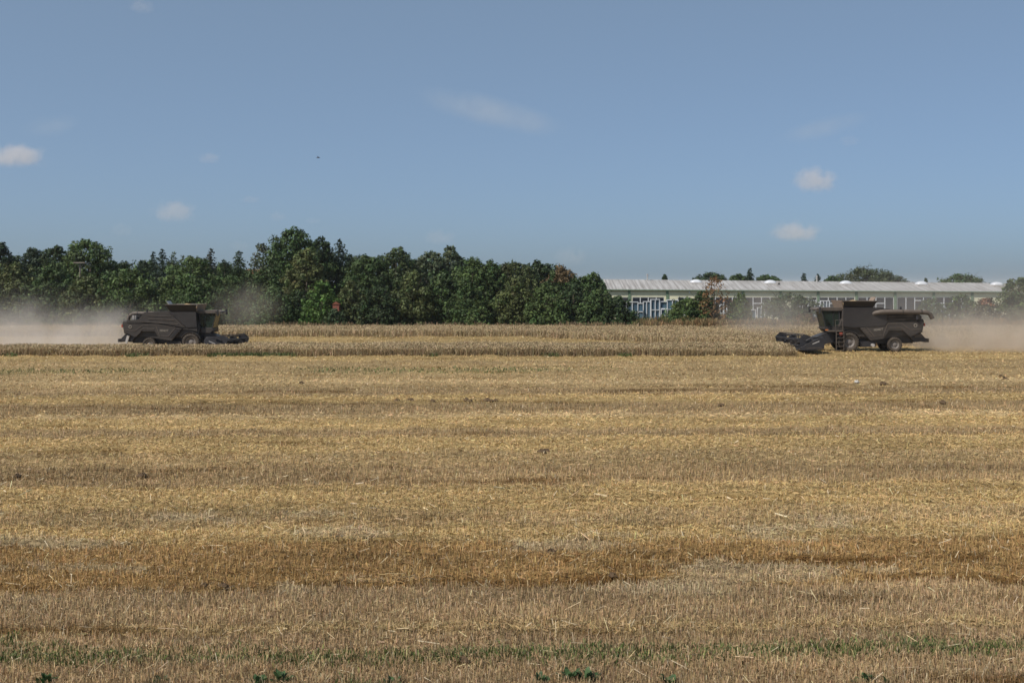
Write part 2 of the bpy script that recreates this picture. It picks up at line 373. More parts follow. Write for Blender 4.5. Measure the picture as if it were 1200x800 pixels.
def band(X, Y):
    """colour, upright share, green share, relief height at a place in the field"""
    Yp = np.maximum(Y - 0.033 * X, 5) * (1 + 0.012 * (fbm(X * .12, Y * .05, 5, 3) - .5)) + 0.9 * (fbm(X * .35, Y * .5, 9, 4) - .5) * (Y / 40)
    row = H * F / Yp + HY + (vnoise(X * 3, Y * 3, 77) - .5) * 3.0
    i = np.clip(np.searchsorted(BY, row, side='right') - 1, 0, len(BY) - 1)
    col = BC[i].copy(); up = BU[i].copy(); hh = BH[i].copy()
    big = fbm(X * .09 + 3, Y * .22, 21, 4); med = fbm(X * .45, Y * .9 + 5, 31, 4)
    k = 0.78 + 0.44 * big; col = col * k[:, None]
    col = col * (0.80 + 0.42 * med)[:, None]
    # drill and chopper rows: thin streaks along the working direction
    stk = fbm(X * .05, (Y - .033 * X) * 1.5, 101, 3); col = col * (1 + .42 * (stk - .5))[:, None]
    # trampled, lumpy rows with bare brown gaps, also darkened in colour as furrow shade
    gn_ = fbm(X * .16, (Y - .033 * X) * 2.0, 41, 4)
    rows_ = np.exp(-((row - 457) / 5) ** 2) * np.where(X > 5, 1, .45) + .8 * np.exp(-((row - 470) / 2.5) ** 2) + .7 * np.exp(-((row - 563) / 8) ** 2) + .45 * np.exp(-((row - 532) / 4) ** 2) + np.exp(-((row - 652) / 7) ** 2) * np.where(X > 4, 1.1, .6) + .8 * np.exp(-((row - 688) / 5) ** 2)
    gap = gn_ + .15 * rows_ > .70
    col[gap] = col[gap] * np.array([.50, .43, .33]); hh[gap] *= .05; up[gap] *= .6
    pale = (fbm(X * .28 + 50, Y * .8, 61, 4) > .64) & (row > 600) & (row < 700)
    col[pale] = col[pale] * .4 + np.array([.46, .37, .23]) * .6
    # weed rows
    gn = fbm(X * .35, Y * 1.0, 51, 4); g = np.zeros(len(X))
    r1 = np.exp(-((row - 771.5) / 7.0) ** 2); g = np.maximum(g, r1 * np.clip((gn - .22) * 4.0, 0, 1))
    r2 = np.exp(-((row - 434) / 2.5) ** 2) * (X < 8); g = np.maximum(g, .75 * r2 * np.clip((fbm(X * .07, Y * .1, 53, 3) - .38) * 6, 0, 1))
    g = np.maximum(g, .5 * ((gn > .74) & (row > 690)) )
    return col, up, g, hh, row

# ------------------------------------------------------------------ ground: one sheet to the horizon
def spaced(stops):
    out = []
    for (a, b_, n) in stops: out += list(np.linspace(a, b_, n, endpoint=False))
    return np.array(out + [stops[-1][1]])
gx = spaced([(-6000, -400, 8), (-400, -90, 14), (-90, -45, 60), (-45, 45, 460), (45, 90, 60), (90, 400, 14), (400, 6000, 8)])
gyn = [F * H / (r - HY) for r in np.linspace(840, 384, 430)]
gy = np.concatenate([spaced([(-300, -5, 6), (-5, gyn[0] - .3, 12)]), np.array(gyn), spaced([(165, 260, 14), (300, 1200, 12), (1400, 9000, 10)])])
GX, GY = np.meshgrid(gx, gy); fx_, fy_ = GX.ravel(), GY.ravel()
acc = [0, 0, 0, 0]
for _ in range(6):                      # average a few nearby places, the sheet is coarser than the field's pattern
    jx = rng.uniform(-.15, .15, len(fx_)); jy = rng.uniform(-.5, .5, len(fy_)) * np.clip(fy_, 5, 150) ** 2 / 9000
    c_, u_, g_, h_, _r = band(fx_ + jx, fy_ + jy); acc = [acc[0] + c_ / 6, acc[1] + u_ / 6, acc[2] + g_ / 6, acc[3] + h_ / 6]
col, up, gg, hh = acc
infield = (np.abs(fx_) < 80) & (fy_ > 8) & (fy_ < 150)
def relief(X, Y):
    a = fbm(X * .8, Y * 1.6, 3, 4) - .5; b_ = fbm(X * 3.1, Y * 4.2, 4, 3) - .5
    return a, b_
a_, b_ = relief(fx_, fy_)
gz = np.where(infield, hh * (1.0 + 1.2 * a_ + .8 * b_) + .15 * a_ + .06 * b_ - .03, -.03)
far = fy_ > 150
col[far] = np.array([.16, .15, .08]) * (0.8 + .4 * fbm(fx_[far] * .01, fy_[far] * .01, 8, 3))[:, None]
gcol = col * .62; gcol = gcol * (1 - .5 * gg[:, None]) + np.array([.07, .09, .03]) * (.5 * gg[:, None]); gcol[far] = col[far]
nx, ny = len(gx), len(gy)
idx = np.arange(nx * ny).reshape(ny, nx)
fq = np.stack([idx[:-1, :-1], idx[:-1, 1:], idx[1:, 1:], idx[1:, :-1]], -1).reshape(-1, 4)
me = bpy.data.meshes.new('field_ground')
me.vertices.add(nx * ny); me.vertices.foreach_set('co', np.stack([fx_, fy_, gz], -1).astype(np.float32).ravel())
me.loops.add(len(fq) * 4); me.loops.foreach_set('vertex_index', fq.astype(np.int32).ravel())
me.polygons.add(len(fq)); me.polygons.foreach_set('loop_start', np.arange(0, len(fq) * 4, 4, dtype=np.int32)); me.polygons.foreach_set('loop_total', np.full(len(fq), 4, np.int32))
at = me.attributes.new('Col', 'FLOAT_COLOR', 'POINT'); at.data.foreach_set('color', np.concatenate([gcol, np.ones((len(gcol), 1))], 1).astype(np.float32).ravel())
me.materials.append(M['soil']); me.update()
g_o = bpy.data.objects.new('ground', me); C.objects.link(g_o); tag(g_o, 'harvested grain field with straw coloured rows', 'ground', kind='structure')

# ------------------------------------------------------------------ crop regions
BIGX = 80
def crop_mask(X, Y):
    wig = .5 * (fbm(X * .25, Y * 0 + 1, 71, 3) - .5) * 2
    front = 95.3 + wig + np.where(X > 17, .5 * (fbm(X * .8, X * 0, 72, 3)), 0)
    back1 = np.where(X < -23.8, 98.6, 102.2) + .5 * wig
    s1 = (X < 24.0) & (Y > front) & (Y < back1)
    s2 = (Y > 128.5 + 2 * wig - np.maximum(X - 2, 0) * 1.1) & (Y < 143.5 + wig) & (Y > 103) & ((X < 24.2) | (Y > 110.0))
    return s1, s2

# ------------------------------------------------------------------ stubble and loose straw
def uprights(X, Y, Z, hgt, wid, lean, colr, yaw=None):
    n = len(X)
    yaw = rng.uniform(0, math.pi, n) if yaw is None else yaw
    dx, dy = np.cos(yaw) * wid / 2, np.sin(yaw) * wid / 2
    la = rng.uniform(0, 2 * math.pi, n); lx, ly = np.cos(la) * lean * hgt, np.sin(la) * lean * hgt
    P = np.empty((n, 4, 3), np.float32)
    P[:, 0] = np.stack([X - dx, Y - dy, Z], -1); P[:, 1] = np.stack([X + dx, Y + dy, Z], -1)
    P[:, 2] = np.stack([X + dx * .7 + lx, Y + dy * .7 + ly, Z + hgt], -1); P[:, 3] = np.stack([X - dx * .7 + lx, Y - dy * .7 + ly, Z + hgt], -1)
    return P
def straws(X, Y, Z, ln, wid, pitch):
    n = len(X); yaw = rng.uniform(0, math.pi, n)
    ux, uy, uz = np.cos(yaw) * np.cos(pitch), np.sin(yaw) * np.cos(pitch), np.sin(pitch)
    px, py = -np.sin(yaw) * wid / 2, np.cos(yaw) * wid / 2; tz = rng.normal(0, .35, n) * wid
    P = np.empty((n, 4, 3), np.float32)
    for k, (a, b_) in enumerate(((-.5, -1), (.5, -1), (.5, 1), (-.5, 1))):
        P[:, k] = np.stack([X + ux * ln * a + px * b_, Y + uy * ln * a + py * b_, Z + uz * ln * a + tz * b_], -1)
    return P
def sample_screen(n, y0, y1, x0=-230, x1=1430):
    r = rng.uniform(y0, y1, n); D = F * H / (r - HY); X = (rng.uniform(x0, x1, n) - 600) / F * D
    return X, D
def jitter(col, s=.22, bleach=.05):
    n = len(col); k = np.exp(rng.normal(0, 1, n) * s); c = col * k[:, None]
    c = c * (1 + rng.normal(0, .05, (n, 3)))
    bl = rng.random(n) < bleach; c[bl] = c[bl] * .35 + np.array([.72, .62, .44]) * .65
    return np.clip(c, .01, .85)

def field_layer(n, y0, y1):
    X, Y = sample_screen(n, y0, y1)
    s1, s2 = crop_mask(X, Y); ok = ~(s1 | s2) & (Y < 150); X, Y = X[ok], Y[ok]
    col, up, g, hh, row = band(X, Y); a_, b_ = relief(X, Y)
    Z = np.maximum(hh * (1.0 + 1.2 * a_ + .8 * b_) + .15 * a_ + .06 * b_ - .03, -.10)
    return X, Y, Z, col, up, g, hh
# upright stubble
X, Y, Z, col, up, g, hh = field_layer(400000, 384, 835)
k = rng.random(len(X)) < up * .95 + .05
X, Y, Z, col, g = X[k], Y[k], Z[k], col[k], g[k]
L = (Y / 22.0)
P = uprights(X, Y, Z - .02, rng.uniform(.09, .19, len(X)), .011 * L ** .85 * rng.uniform(.7, 1.5, len(X)), rng.uniform(0, .35, len(X)), None)
quads_o = quads_obj('stubble', P, jitter(col, np.where(Y < 30, .32, .22), .03), M['straw'])
tag(quads_o, 'short cut cereal stubble standing in rows across the field', 'stubble', kind='stuff')
# loose straw
X, Y, Z, col, up, g, hh = field_layer(680000, 384, 835)
k = rng.random(len(X)) < 1.05 - .75 * up
X, Y, Z, col, hh = X[k], Y[k], Z[k], col[k], hh[k]
L = (Y / 22.0)
P = straws(X, Y, Z + rng.uniform(.01, .05, len(X)) + hh * .3, rng.uniform(.05, .18, len(X)) * L ** .15, .010 * L ** .8 * rng.uniform(.5, 1.4, len(X)), rng.normal(0, .35, len(X)))
o = quads_obj('loose_straw', P, jitter(col * 1.03, .13, .02), M['straw'])
tag(o, 'loose golden straw scattered over the cut stubble', 'straw', kind='stuff')
# a few long pale straws sticking out close by
X, Y, Z, col, up, g, hh = field_layer(2200, 560, 830)
P = straws(X, Y, Z + rng.uniform(.04, .12, len(X)), rng.uniform(.15, .42, len(X)), .009 * np.ones(len(X)) * (Y / 22), rng.normal(0, .5, len(X)))
o = quads_obj('long_straw', P, jitter(np.tile(np.array([.58, .46, .27]), (len(X), 1)), .2, .3), M['straw'])
tag(o, 'long pale straws lying loose among the nearest stubble', 'straw', kind='stuff')

# weeds between the rows
X, Y, Z, col, up, g, hh = field_layer(500000, 425, 835)
k = rng.random(len(X)) < g * .95
X, Y, Z = X[k], Y[k], Z[k]; n = len(X); L = Y / 22
P = uprights(X, Y, Z - .02, rng.uniform(.05, .17, n), .022 * L ** .8 * rng.uniform(.6, 1.6, n), rng.uniform(.1, .9, n), None)
wc = np.where(rng.random(n)[:, None] < .7, np.array([[.085, .122, .034]]), np.array([[.20, .21, .08]]))
o = quads_obj('weeds', P, jitter(wc, .35, .0), M['weed']); tag(o, 'low green weeds and grass growing in rows through the stubble', 'weeds', kind='stuff')

# ------------------------------------------------------------------ standing crop
def crop(n, x0, x1, y0, y1, sel, wid, name, label, hgt=.88):
    X = rng.uniform(x0, x1, n); Y = rng.uniform(y0, y1, n)
    k = sel(X, Y); X, Y = X[k], Y[k]; n = len(X)
    low = fbm(X * .35, Y * .5, 81, 4); lod = np.clip((low - .56) * 7, 0, 1) * np.where(X > 5, 1, .35); lod = np.maximum(lod, np.clip((X - 17) / 6, 0, 1) * np.clip((98 - Y) / 3, 0, 1) * rng.uniform(.4, 1.2, n))
    rampd = np.where(Y < 103, np.clip((Y - 95.0) / 1.6, 0, 1), 1.0)
    hz = hgt * (.72 + .28 * rampd) * (0.88 + .16 * fbm(X * .5, Y * .5, 83, 3)) * rng.uniform(.86, 1.06, n) * (1 - .45 * lod)
    base = np.array([.405, .31, .178]); c = base * (.85 + .3 * fbm(X * .15, Y * .3, 85, 3))[:, None]
    fr = rng.random(n) < .7; z0_ = np.where(fr, rng.uniform(0, .72, n) * hz, 0); hs_ = np.where(fr, np.minimum(rng.uniform(.18, .45, n), hz - z0_), hz)
    P = uprights(X, Y, z0_, hs_, wid * rng.uniform(.7, 1.5, n), np.abs(rng.normal(0, .16, n)) + .6 * lod + np.where(fr, rng.uniform(0, .7, n), 0), None)
    # nodding ears
    yaw = rng.uniform(0, 2 * math.pi, n); el = .13; cxy = P[:, 2:4].mean(1); cxy[:, 2] = np.maximum(cxy[:, 2], hz - rng.uniform(0, .12, n))
    Q = np.empty((n, 4, 3), np.float32); ux, uy = np.cos(yaw) * el * .6, np.sin(yaw) * el * .6; qx, qy = -np.sin(yaw) * wid * .5, np.cos(yaw) * wid * .5
    for j, (a, b_) in enumerate(((0, -1), (0, 1), (1, 1), (1, -1))):
        Q[:, j] = np.stack([cxy[:, 0] + ux * a + qx * b_, cxy[:, 1] + uy * a + qy * b_, cxy[:, 2] + .03 + a * rng.uniform(-.08, .06, n)], -1)
    o = quads_obj(name, np.concatenate([P, Q]), np.concatenate([jitter(c * .92, .15, 0), jitter(c * 1.06, .12, .0)]), M['straw'])
    return tag(o, label, 'crop', kind='stuff')
crop(230000, -BIGX, 24.5, 94, 103.5, lambda X, Y: crop_mask(X, Y)[0], .03, 'standing_grain', 'nearer strip of ripe uncut grain running across the field')
crop(330000, -BIGX - 15, BIGX + 15, 103, 145, lambda X, Y: crop_mask(X, Y)[1], .06, 'standing_grain', 'farther wide strip of ripe uncut grain in front of the trees')
# green undergrowth at the foot of the strip
n = 9000; X = rng.uniform(-45, 10, n); Y = 95.1 + rng.normal(0, .25, n); k = rng.random(n) < np.clip((fbm(X * .25, X * 0, 91, 3) - .5) * 6, 0, 1)
X, Y = X[k], Y[k]; n = len(X)
o = quads_obj('undergrowth', uprights(X, Y, np.zeros(n), rng.uniform(.1, .4, n), .05 * np.ones(n), rng.uniform(0, .5, n), None), jitter(np.tile([[.09, .12, .04]], (n, 1)), .3, 0), M['weed'])
tag(o, 'green undergrowth at the foot of the nearer grain strip', 'weeds', kind='stuff')

# verge between the field and the yard: dry grass, rust coloured weeds
def verge(n, x0, x1, y0, y1, h0, h1, cols, name, label, thr=0.0, seed=1, zc=0.0):
    X = rng.uniform(x0, x1, n); Y = rng.uniform(y0, y1, n)
    q = fbm(X * .3, Y * .3, seed, 4); k = q > thr + .35 * np.clip(1 - np.minimum(X - x0, x1 - X) / 2.5, 0, 1) * (1 if thr > .2 else 0); X, Y, q = X[k], Y[k], q[k]; n = len(X)
    hz = rng.uniform(h0, h1, n) * (.2 + 1.5 * fbm(X * .9, Y * .9, seed + 3, 3))
    c = np.array(cols)[rng.integers(0, len(cols), n)]
    o = quads_obj(name, uprights(X, Y, np.full(n, zc), hz, .09 * rng.uniform(.6, 1.4, n), rng.uniform(0, .5, n), None), jitter(c, .25, 0), M['weed'])
    return tag(o, label, 'grass', kind='stuff')
verge(90000, 17, 95, 146, 157, .5, 1.2, [(.26, .17, .085), (.30, .21, .11), (.22, .14, .07), (.16, .14, .06)], 'dry_grass', 'dry brown grass verge between the grain and the yard')
verge(40000, -90, 22, 145.5, 149.5, .25, .9, [(.28, .20, .12), (.24, .16, .09), (.12, .12, .05)], 'dry_grass', 'thin tan grass edge at the foot of the tree belt', .38, 6)
verge(26000, 15, 30, 150, 156, .4, 1.15, [(.06, .09, .03), (.08, .11, .035), (.17, .13, .05)], 'tall_weeds', 'tall green and rusty weeds left of the yard shrub', .25, 12)
verge(9000, 35, 60, 150, 155, .7, 1.5, [(.10, .12, .045), (.15, .14, .06)], 'tall_weeds', 'green weeds along the verge below the young yard trees', .5, 14)
# ------------------------------------------------------------------ trees
def crown_leaves(n, rx, ry, z0, z1, leaf, basecol, clump=.19, prof='round', hue=.07, gaps=.0, seed=0, up_bias=.3):
    r = np.random.default_rng(seed)
    hgt = z1 - z0
    K = int(max(30, 150 * (hgt / max(rx, .5)) ** .6 * (.22 / clump) ** 1.5))
    t = r.random(K * 3); ang = r.uniform(0, 2 * math.pi, K * 3)
    if prof == 'round': rad = np.sqrt(np.clip(1 - (2 * t - 1) ** 2, 0.02, 1)) * .95
    elif prof == 'hedge': rad = np.clip(1 - t ** 3.2, .2, 1)
    elif prof == 'tall': rad = np.clip(np.sin(math.pi * np.clip(t * .78 + .2, 0, 1)) ** .7, .12, 1)
    else: rad = np.clip(1 - t, .05, 1)
    lump = .78 + .44 * r.random(K * 3)
    rr = rad * np.sqrt(r.uniform(.2, 1, K * 3)) * lump
    keep = r.random(K * 3) > gaps
    cx, cy_, cz = (rr * np.cos(ang) * rx)[keep][:K], (rr * np.sin(ang) * ry)[keep][:K], (z0 + t * hgt)[keep][:K]
    K = len(cx)
    tt = (cz - z0) / hgt; rc = clump * rx * r.uniform(.55, 1.4, K) * (1.15 - .55 * tt)
    cz = cz + (tt > .85) * r.uniform(-.04, .03, K) * hgt
    # leading shoots along the upper outline make it uneven
    m_ = max(4, int(rx * 3.2)); a2 = r.uniform(0, 2 * math.pi, m_); q2 = np.sqrt(r.uniform(0, .8, m_)); zt2 = z1 - hgt * .42 * q2 ** 2 * (1.2 if prof != 'hedge' else .35) + r.uniform(-.03, .035, m_) * hgt
    cx = np.concatenate([cx, q2 * np.cos(a2) * rx * .85]); cy_ = np.concatenate([cy_, q2 * np.sin(a2) * ry * .85]); cz = np.concatenate([cz, zt2]); rc = np.concatenate([rc, rx * r.uniform(.05, .10, m_)])
    K0 = K; K = len(cx); wgt = rc ** 1.6; wgt /= wgt.sum()
    top = r.choice(K, n, p=wgt); c = np.stack([cx, cy_, cz], -1)[top]
    d = r.normal(0, 1, (n, 3)); d /= np.linalg.norm(d, axis=1)[:, None]
    q = r.random(n) ** .33 * 1.1
    pos = c + d * (rc[top] * q)[:, None] * np.where(top < K0, .85, 2.0)[:, None] ** np.array([0, 0, 1])
    pos[:, 2] = np.clip(pos[:, 2], .15, None)
    nrm = d * 1.5 + r.normal(0, .5, (n, 3)); nrm[:, 2] += up_bias; nrm /= np.linalg.norm(nrm, axis=1)[:, None]
    a = np.cross(nrm, r.normal(0, 1, (n, 3))); a /= np.linalg.norm(a, axis=1)[:, None]; b_ = np.cross(nrm, a)
    s = leaf * r.uniform(.6, 1.4, n)[:, None]
    P = np.stack([pos - a * s, pos - b_ * s * .6, pos + a * s, pos + b_ * s * .6], 1)
    ch = r.normal(0, hue, (K, 3)) * np.array([1.0, .6, .6]); cb = np.exp(r.normal(0, .16, K))
    colr = np.array(basecol)[None] * (1 + ch[top]) * cb[top][:, None] * np.exp(r.normal(0, .22, n))[:, None]
    return P, np.clip(colr, .006, .5), np.stack([cx, cy_, cz], -1)

def conifer_leaves(rx, z0, z1, leaf, basecol, seed=0, sparse=1.0):
    r = np.random.default_rng(seed); hgt = z1 - z0
    Ps = []; nb = int(hgt / .42)
    for i in range(nb):
        t = i / nb; z = z0 + t * hgt; R_ = rx * (1 - t) ** .68 * r.uniform(.75, 1.12) + .1
        for k in range(int(7 * (1 - t) + 5)):
            a = r.uniform(0, 2 * math.pi); L_ = R_ * r.uniform(.6, 1.1); m = int(max(5, L_ * 16 * sparse))
            u = r.random(m); px = np.cos(a) * u * L_; py = np.sin(a) * u * L_
            sp = r.normal(0, .10 + .12 * (1 - u) * L_ * .3, m)
            pz = z + .12 * L_ * u - .42 * L_ * u ** 2 + r.normal(0, .09, m)
            Ps.append(np.stack([px - np.sin(a) * sp, py + np.cos(a) * sp, pz], -1))
    pos = np.concatenate(Ps); pos[:, 2] = np.clip(pos[:, 2], .1, None); n = len(pos)
    nrm = r.normal(0, 1, (n, 3)); nrm[:, 2] += .5; nrm /= np.linalg.norm(nrm, axis=1)[:, None]
    a = np.cross(nrm, r.normal(0, 1, (n, 3))); a /= np.linalg.norm(a, axis=1)[:, None]; b_ = np.cross(nrm, a)
    s = leaf * r.uniform(.6, 1.4, n)[:, None]
    P = np.stack([pos - a * s, pos - b_ * s * .45, pos + a * s, pos + b_ * s * .45], 1)
    return P, np.clip(np.array(basecol)[None] * np.exp(r.normal(0, .28, n))[:, None], .005, .4)

TREE_N = 0
def tree(name, label, x, ytop, w, D, col, kind='round', z0f=.06, dens=1.0, leaf=None, gaps=0.0, group=None, cat='tree', clump=.19, tipcol=None, zb=None):
    """x, ytop, w: column of the trunk, row of the crown's top, half width, as read in the photograph for distance D."""
    global TREE_N; TREE_N += 1
    X = PX(x, D); top = PZ(ytop, D); rx = w / F * D * (2.1 if kind == 'conifer' else 1.2 if kind == 'hedge' else 1.34)
    o = empty(name, (X, D, 0)); tag(o, label, cat, group)
    lf = leaf or .18 * (D / 160) ** .7
    if kind == 'conifer':
        P, c = conifer_leaves(rx, top * .06, top, lf * .9, col, seed=TREE_N, sparse=dens)
    else:
        z0 = max(.3, top * z0f) if zb is None else zb
        area = rx * (top - z0) * 2
        n = int(area * 190 * dens * (.17 / lf) ** 1.6)
        P, c, cl = crown_leaves(n, rx, rx * .9, z0, top - rx * .12, lf, col, clump=clump, prof=kind, gaps=gaps, seed=TREE_N)
    if tipcol is not None:
        pos = P.mean(1); r = np.random.default_rng(TREE_N + 500)
        k = (pos[:, 2] > top * .72) & (fbm(pos[:, 0] * .9 + 40, pos[:, 2] * .9, 90 + TREE_N, 2) > .42)
        c[k] = np.array(tipcol) * np.exp(r.normal(0, .3, k.sum()))[:, None]
    quads_obj('crown', P, c, M['leaf'], o)
    tb = MB(); r = random.Random(TREE_N)
    tr = max(.06, top * .018)
    tb.tube([(0, 0, -.1), (r.uniform(-.1, .1), 0, top * .3), (r.uniform(-.3, .3) * rx * .3, 0, top * .6), (0, 0, top * .93)], [tr, tr * .8, tr * .5, tr * .12], 7)
    if kind != 'conifer':
        for i in range(7):
            a = r.uniform(0, 6.28); z = top * r.uniform(.18, .6); L_ = rx * r.uniform(.5, .85)
            tb.tube([(0, 0, z), (math.cos(a) * L_ * .5, math.sin(a) * L_ * .5, z + L_ * .45), (math.cos(a) * L_, math.sin(a) * L_, z + L_ * 1.0)], [tr * .45, tr * .3, tr * .08], 5)
    tb.build('trunk', M['bark'], o)
    return o

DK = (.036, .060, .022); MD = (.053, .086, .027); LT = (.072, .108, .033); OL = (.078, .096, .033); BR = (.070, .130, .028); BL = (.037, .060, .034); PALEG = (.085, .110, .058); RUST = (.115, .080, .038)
GB = 'tree belt beyond the field'
T = [
 ('low dark bush hiding the foot of the brick red shed', 392, 361, 13, 151.5, DK, 'hedge', {}),
 # label, x, ytop, halfwidth, D, colour, kind, extra
 ('dark tall tree cut by the left edge of the picture', 0, 284, 17, 182, BL, 'tall', {}),
 ('dark pointed broadleaf tree, first behind the left bushes', 38, 288, 15, 184, BL, 'tall', {}),
 ('dark tree with a lumpy double top just left of the tall sunlit maple', 64, 288, 17, 183, DK, 'round', {}),
 ('tall sunlit maple with an open clumpy top behind the nest pole', 104, 279, 31, 176, LT, 'round', dict(clump=.17, gaps=.1)),
 ('broad olive bush at the far left in front of the dark trees', 18, 306, 28, 162, OL, 'hedge', {}),
 ('dense olive tree between the far left bush and the nest pole', 62, 308, 27, 161, MD, 'hedge', {}),
 ('low olive tree right below the nest pole', 100, 322, 24, 158, OL, 'hedge', {}),
 ('bushy tree with a yellow green top right behind the left harvester tail', 153, 313, 33, 160, LT, 'hedge', {}),
 ('small dark green tree filling the gap right of the nest pole', 125, 318, 20, 165, MD, 'hedge', {}),
 ('thin young spruce, leftmost of the small conifers', 165, 303, 9, 186, BL, 'conifer', {}),
 ('slim spruce left of the tallest slim spruce', 180, 293, 9, 187, BL, 'conifer', {}),
 ('tallest slim spruce behind the left harvester', 190, 290, 11, 185, BL, 'conifer', {}),
 ('pale feathery larch just right of the slim spruces', 203, 293, 11, 188, PALEG, 'conifer', dict(dens=.6)),
 ('pale thin larch tip behind the round green tree', 214, 298, 9, 190, PALEG, 'conifer', dict(dens=.5)),
 ('broad round green tree above the left harvester tank', 226, 299, 30, 168, LT, 'round', {}),
 ('grey green tree directly behind the left harvester cab', 232, 325, 28, 158, MD, 'hedge', {}),
 ('dark spruce with a bare reddish tip', 247, 289, 12, 180, (.050, .055, .035), 'conifer', {}),
 ('wide ragged pine right of the bare tipped spruce', 279, 292, 18, 182, DK, 'conifer', dict(dens=.9)),
 ('small dark pine between the two spruces', 263, 302, 12, 184, DK, 'conifer', {}),
 ('thin see-through birch left of the highest tree', 308, 283, 14, 181, (.07, .085, .045), 'tall', dict(dens=.35, clump=.2)),
 ('dull green bush standing right of the left harvester header', 272, 322, 28, 160, MD, 'hedge', {}),
 ('highest tree of the belt with a wide dense crown', 343, 267, 33, 170, MD, 'tall', dict(clump=.2)),
 ('dark right hand neighbour leaning on the highest tree', 374, 277, 19, 173, DK, 'tall', {}),
 ('yellow tinged maple growing in front of the highest tree', 358, 290, 19, 163, (.10, .115, .04), 'tall', {}),
 ('leafy bush at the foot of the highest tree', 322, 336, 27, 156, MD, 'hedge', {}),
 ('dark shaded bush between the leafy bush and the bright green shrub', 350, 340, 17, 160, DK, 'hedge', {}),
 ('neat dark blue spruce right of the highest tree', 398, 279, 17, 176, (.035, .058, .036), 'conifer', dict(dens=1.3)),
 ('bright green shrub in the middle of the belt', 378, 329, 21, 156, BR, 'hedge', {}),
 ('olive brown shrub touching the bright green shrub', 411, 328, 17, 157, OL, 'hedge', {}),
 ('feathery ash tree right of the blue spruce', 430, 298, 24, 170, MD, 'round', {}),
 ('tall ash with pointed tufts in the middle of the photo', 465, 289, 24, 172, (.055, .08, .03), 'tall', dict(clump=.17)),
 ('dark low shrub below the feathery ash', 443, 332, 22, 156, DK, 'hedge', {}),
 ('olive bush with a yellowish face left of centre', 484, 315, 23, 158, OL, 'hedge', {}),
 ('pale willow with a soft rounded top', 505, 294, 20, 176, PALEG, 'round', dict(dens=1.1)),
 ('pale narrow willow, the higher one beside the rounded willow', 529, 287, 14, 178, PALEG, 'tall', {}),
 ('green bush filling the belt below the two willows', 520, 315, 22, 160, MD, 'hedge', {}),
 ('lumpy green tree right of the narrow willow', 554, 300, 23, 166, LT, 'tall', dict(clump=.2)),
 ('dark green bush below the lumpy green tree', 548, 325, 20, 157, MD, 'hedge', {}),
 ('small light green shrub at the foot of the belt under the lumpy tree', 560, 352, 12, 153, LT, 'hedge', {}),
 ('thin topped tree between the lumpy tree and the flat topped oak', 576, 305, 15, 165, MD, 'tall', {}),
 ('flat topped dark oak right of centre', 602, 304, 21, 167, (.058, .072, .026), 'round', {}),
 ('olive bush below the flat topped oak', 606, 322, 24, 158, OL, 'hedge', {}),
 ('dark green poplar right behind the flat topped oak', 630, 304, 15, 176, DK, 'tall', {}),
 ('tree with a rusty red tip left of the factory', 657, 311, 21, 164, MD, 'tall', dict(tipcol=RUST)),
 ('fresh green bush below the rusty tipped tree', 640, 334, 24, 156, LT, 'hedge', {}),
 ('dark bush right of the fresh green bush', 672, 330, 20, 158, DK, 'hedge', {}),
 ('slim tree with a small pointed top near the factory', 693, 318, 17, 164, MD, 'tall', {}),
 ('rounded dark tree standing against the factory gable', 699, 327, 11, 172, DK, 'round', {}),
 ('low green tree sloping down in front of the gable', 700, 338, 20, 156, MD, 'hedge', {}),
 ('lowest dark shrub at the right end of the belt', 724, 346, 18, 155, DK, 'hedge', {}),
]
for (lb, x, yt, w_, D, c, kd, ex) in T:
    nm = 'conifer_tree' if kd == 'conifer' else ('bush' if kd == 'hedge' and yt > 325 else 'broadleaf_tree')
    tree(nm, lb, x, yt, w_, D, c, kd, group=GB, cat='conifer' if kd == 'conifer' else ('bush' if nm == 'bush' else 'tree'), **ex)
rb = random.Random(21)
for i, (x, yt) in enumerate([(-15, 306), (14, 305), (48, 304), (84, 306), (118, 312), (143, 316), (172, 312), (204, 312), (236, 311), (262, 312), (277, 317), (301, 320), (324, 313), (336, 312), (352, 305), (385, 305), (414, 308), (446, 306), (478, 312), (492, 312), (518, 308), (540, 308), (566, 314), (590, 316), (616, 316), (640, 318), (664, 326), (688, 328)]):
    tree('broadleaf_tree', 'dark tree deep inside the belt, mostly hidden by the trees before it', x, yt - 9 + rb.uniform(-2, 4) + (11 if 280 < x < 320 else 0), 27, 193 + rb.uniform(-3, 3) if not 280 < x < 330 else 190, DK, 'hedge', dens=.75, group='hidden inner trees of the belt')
GY_ = 'shrubs and young trees in front of the factory'
tree('shrub', 'round leafy shrub, left lobe beside the stacked windows', 806, 347, 23, 155, LT, 'hedge', group=GY_, cat='shrub')
tree('shrub', 'dark upright shrub touching the round leafy shrub', 823, 341, 19, 156, DK, 'hedge', group=GY_, cat='shrub')
tree('young_tree', 'sparse rusty leaved young tree reaching above the factory roof', 837, 321, 14, 154, (.20, .115, .05), 'tall', dens=.2, clump=.2, gaps=.25, leaf=.13, group=GY_, cat='tree')
tree('young_tree', 'small upright bright green tree before the factory doors', 868, 343, 13, 154, LT, 'hedge', group=GY_, cat='tree')
tree('young_tree', 'loose spreading tree left of the right harvester cab', 925, 343, 26, 155, (.06, .085, .04), 'round', dens=.7, z0f=.25, group=GY_, cat='tree')
tree('bush', 'rust brown bush beside the right harvester cab', 943, 366, 17, 152, (.12, .075, .045), 'hedge', dens=.7, group=GY_, cat='bush')
tree('young_tree', 'slender green tree just behind the unloading pipe end', 1091, 349, 13, 155, (.07, .095, .04), 'round', dens=.55, z0f=.2, group=GY_, cat='tree')
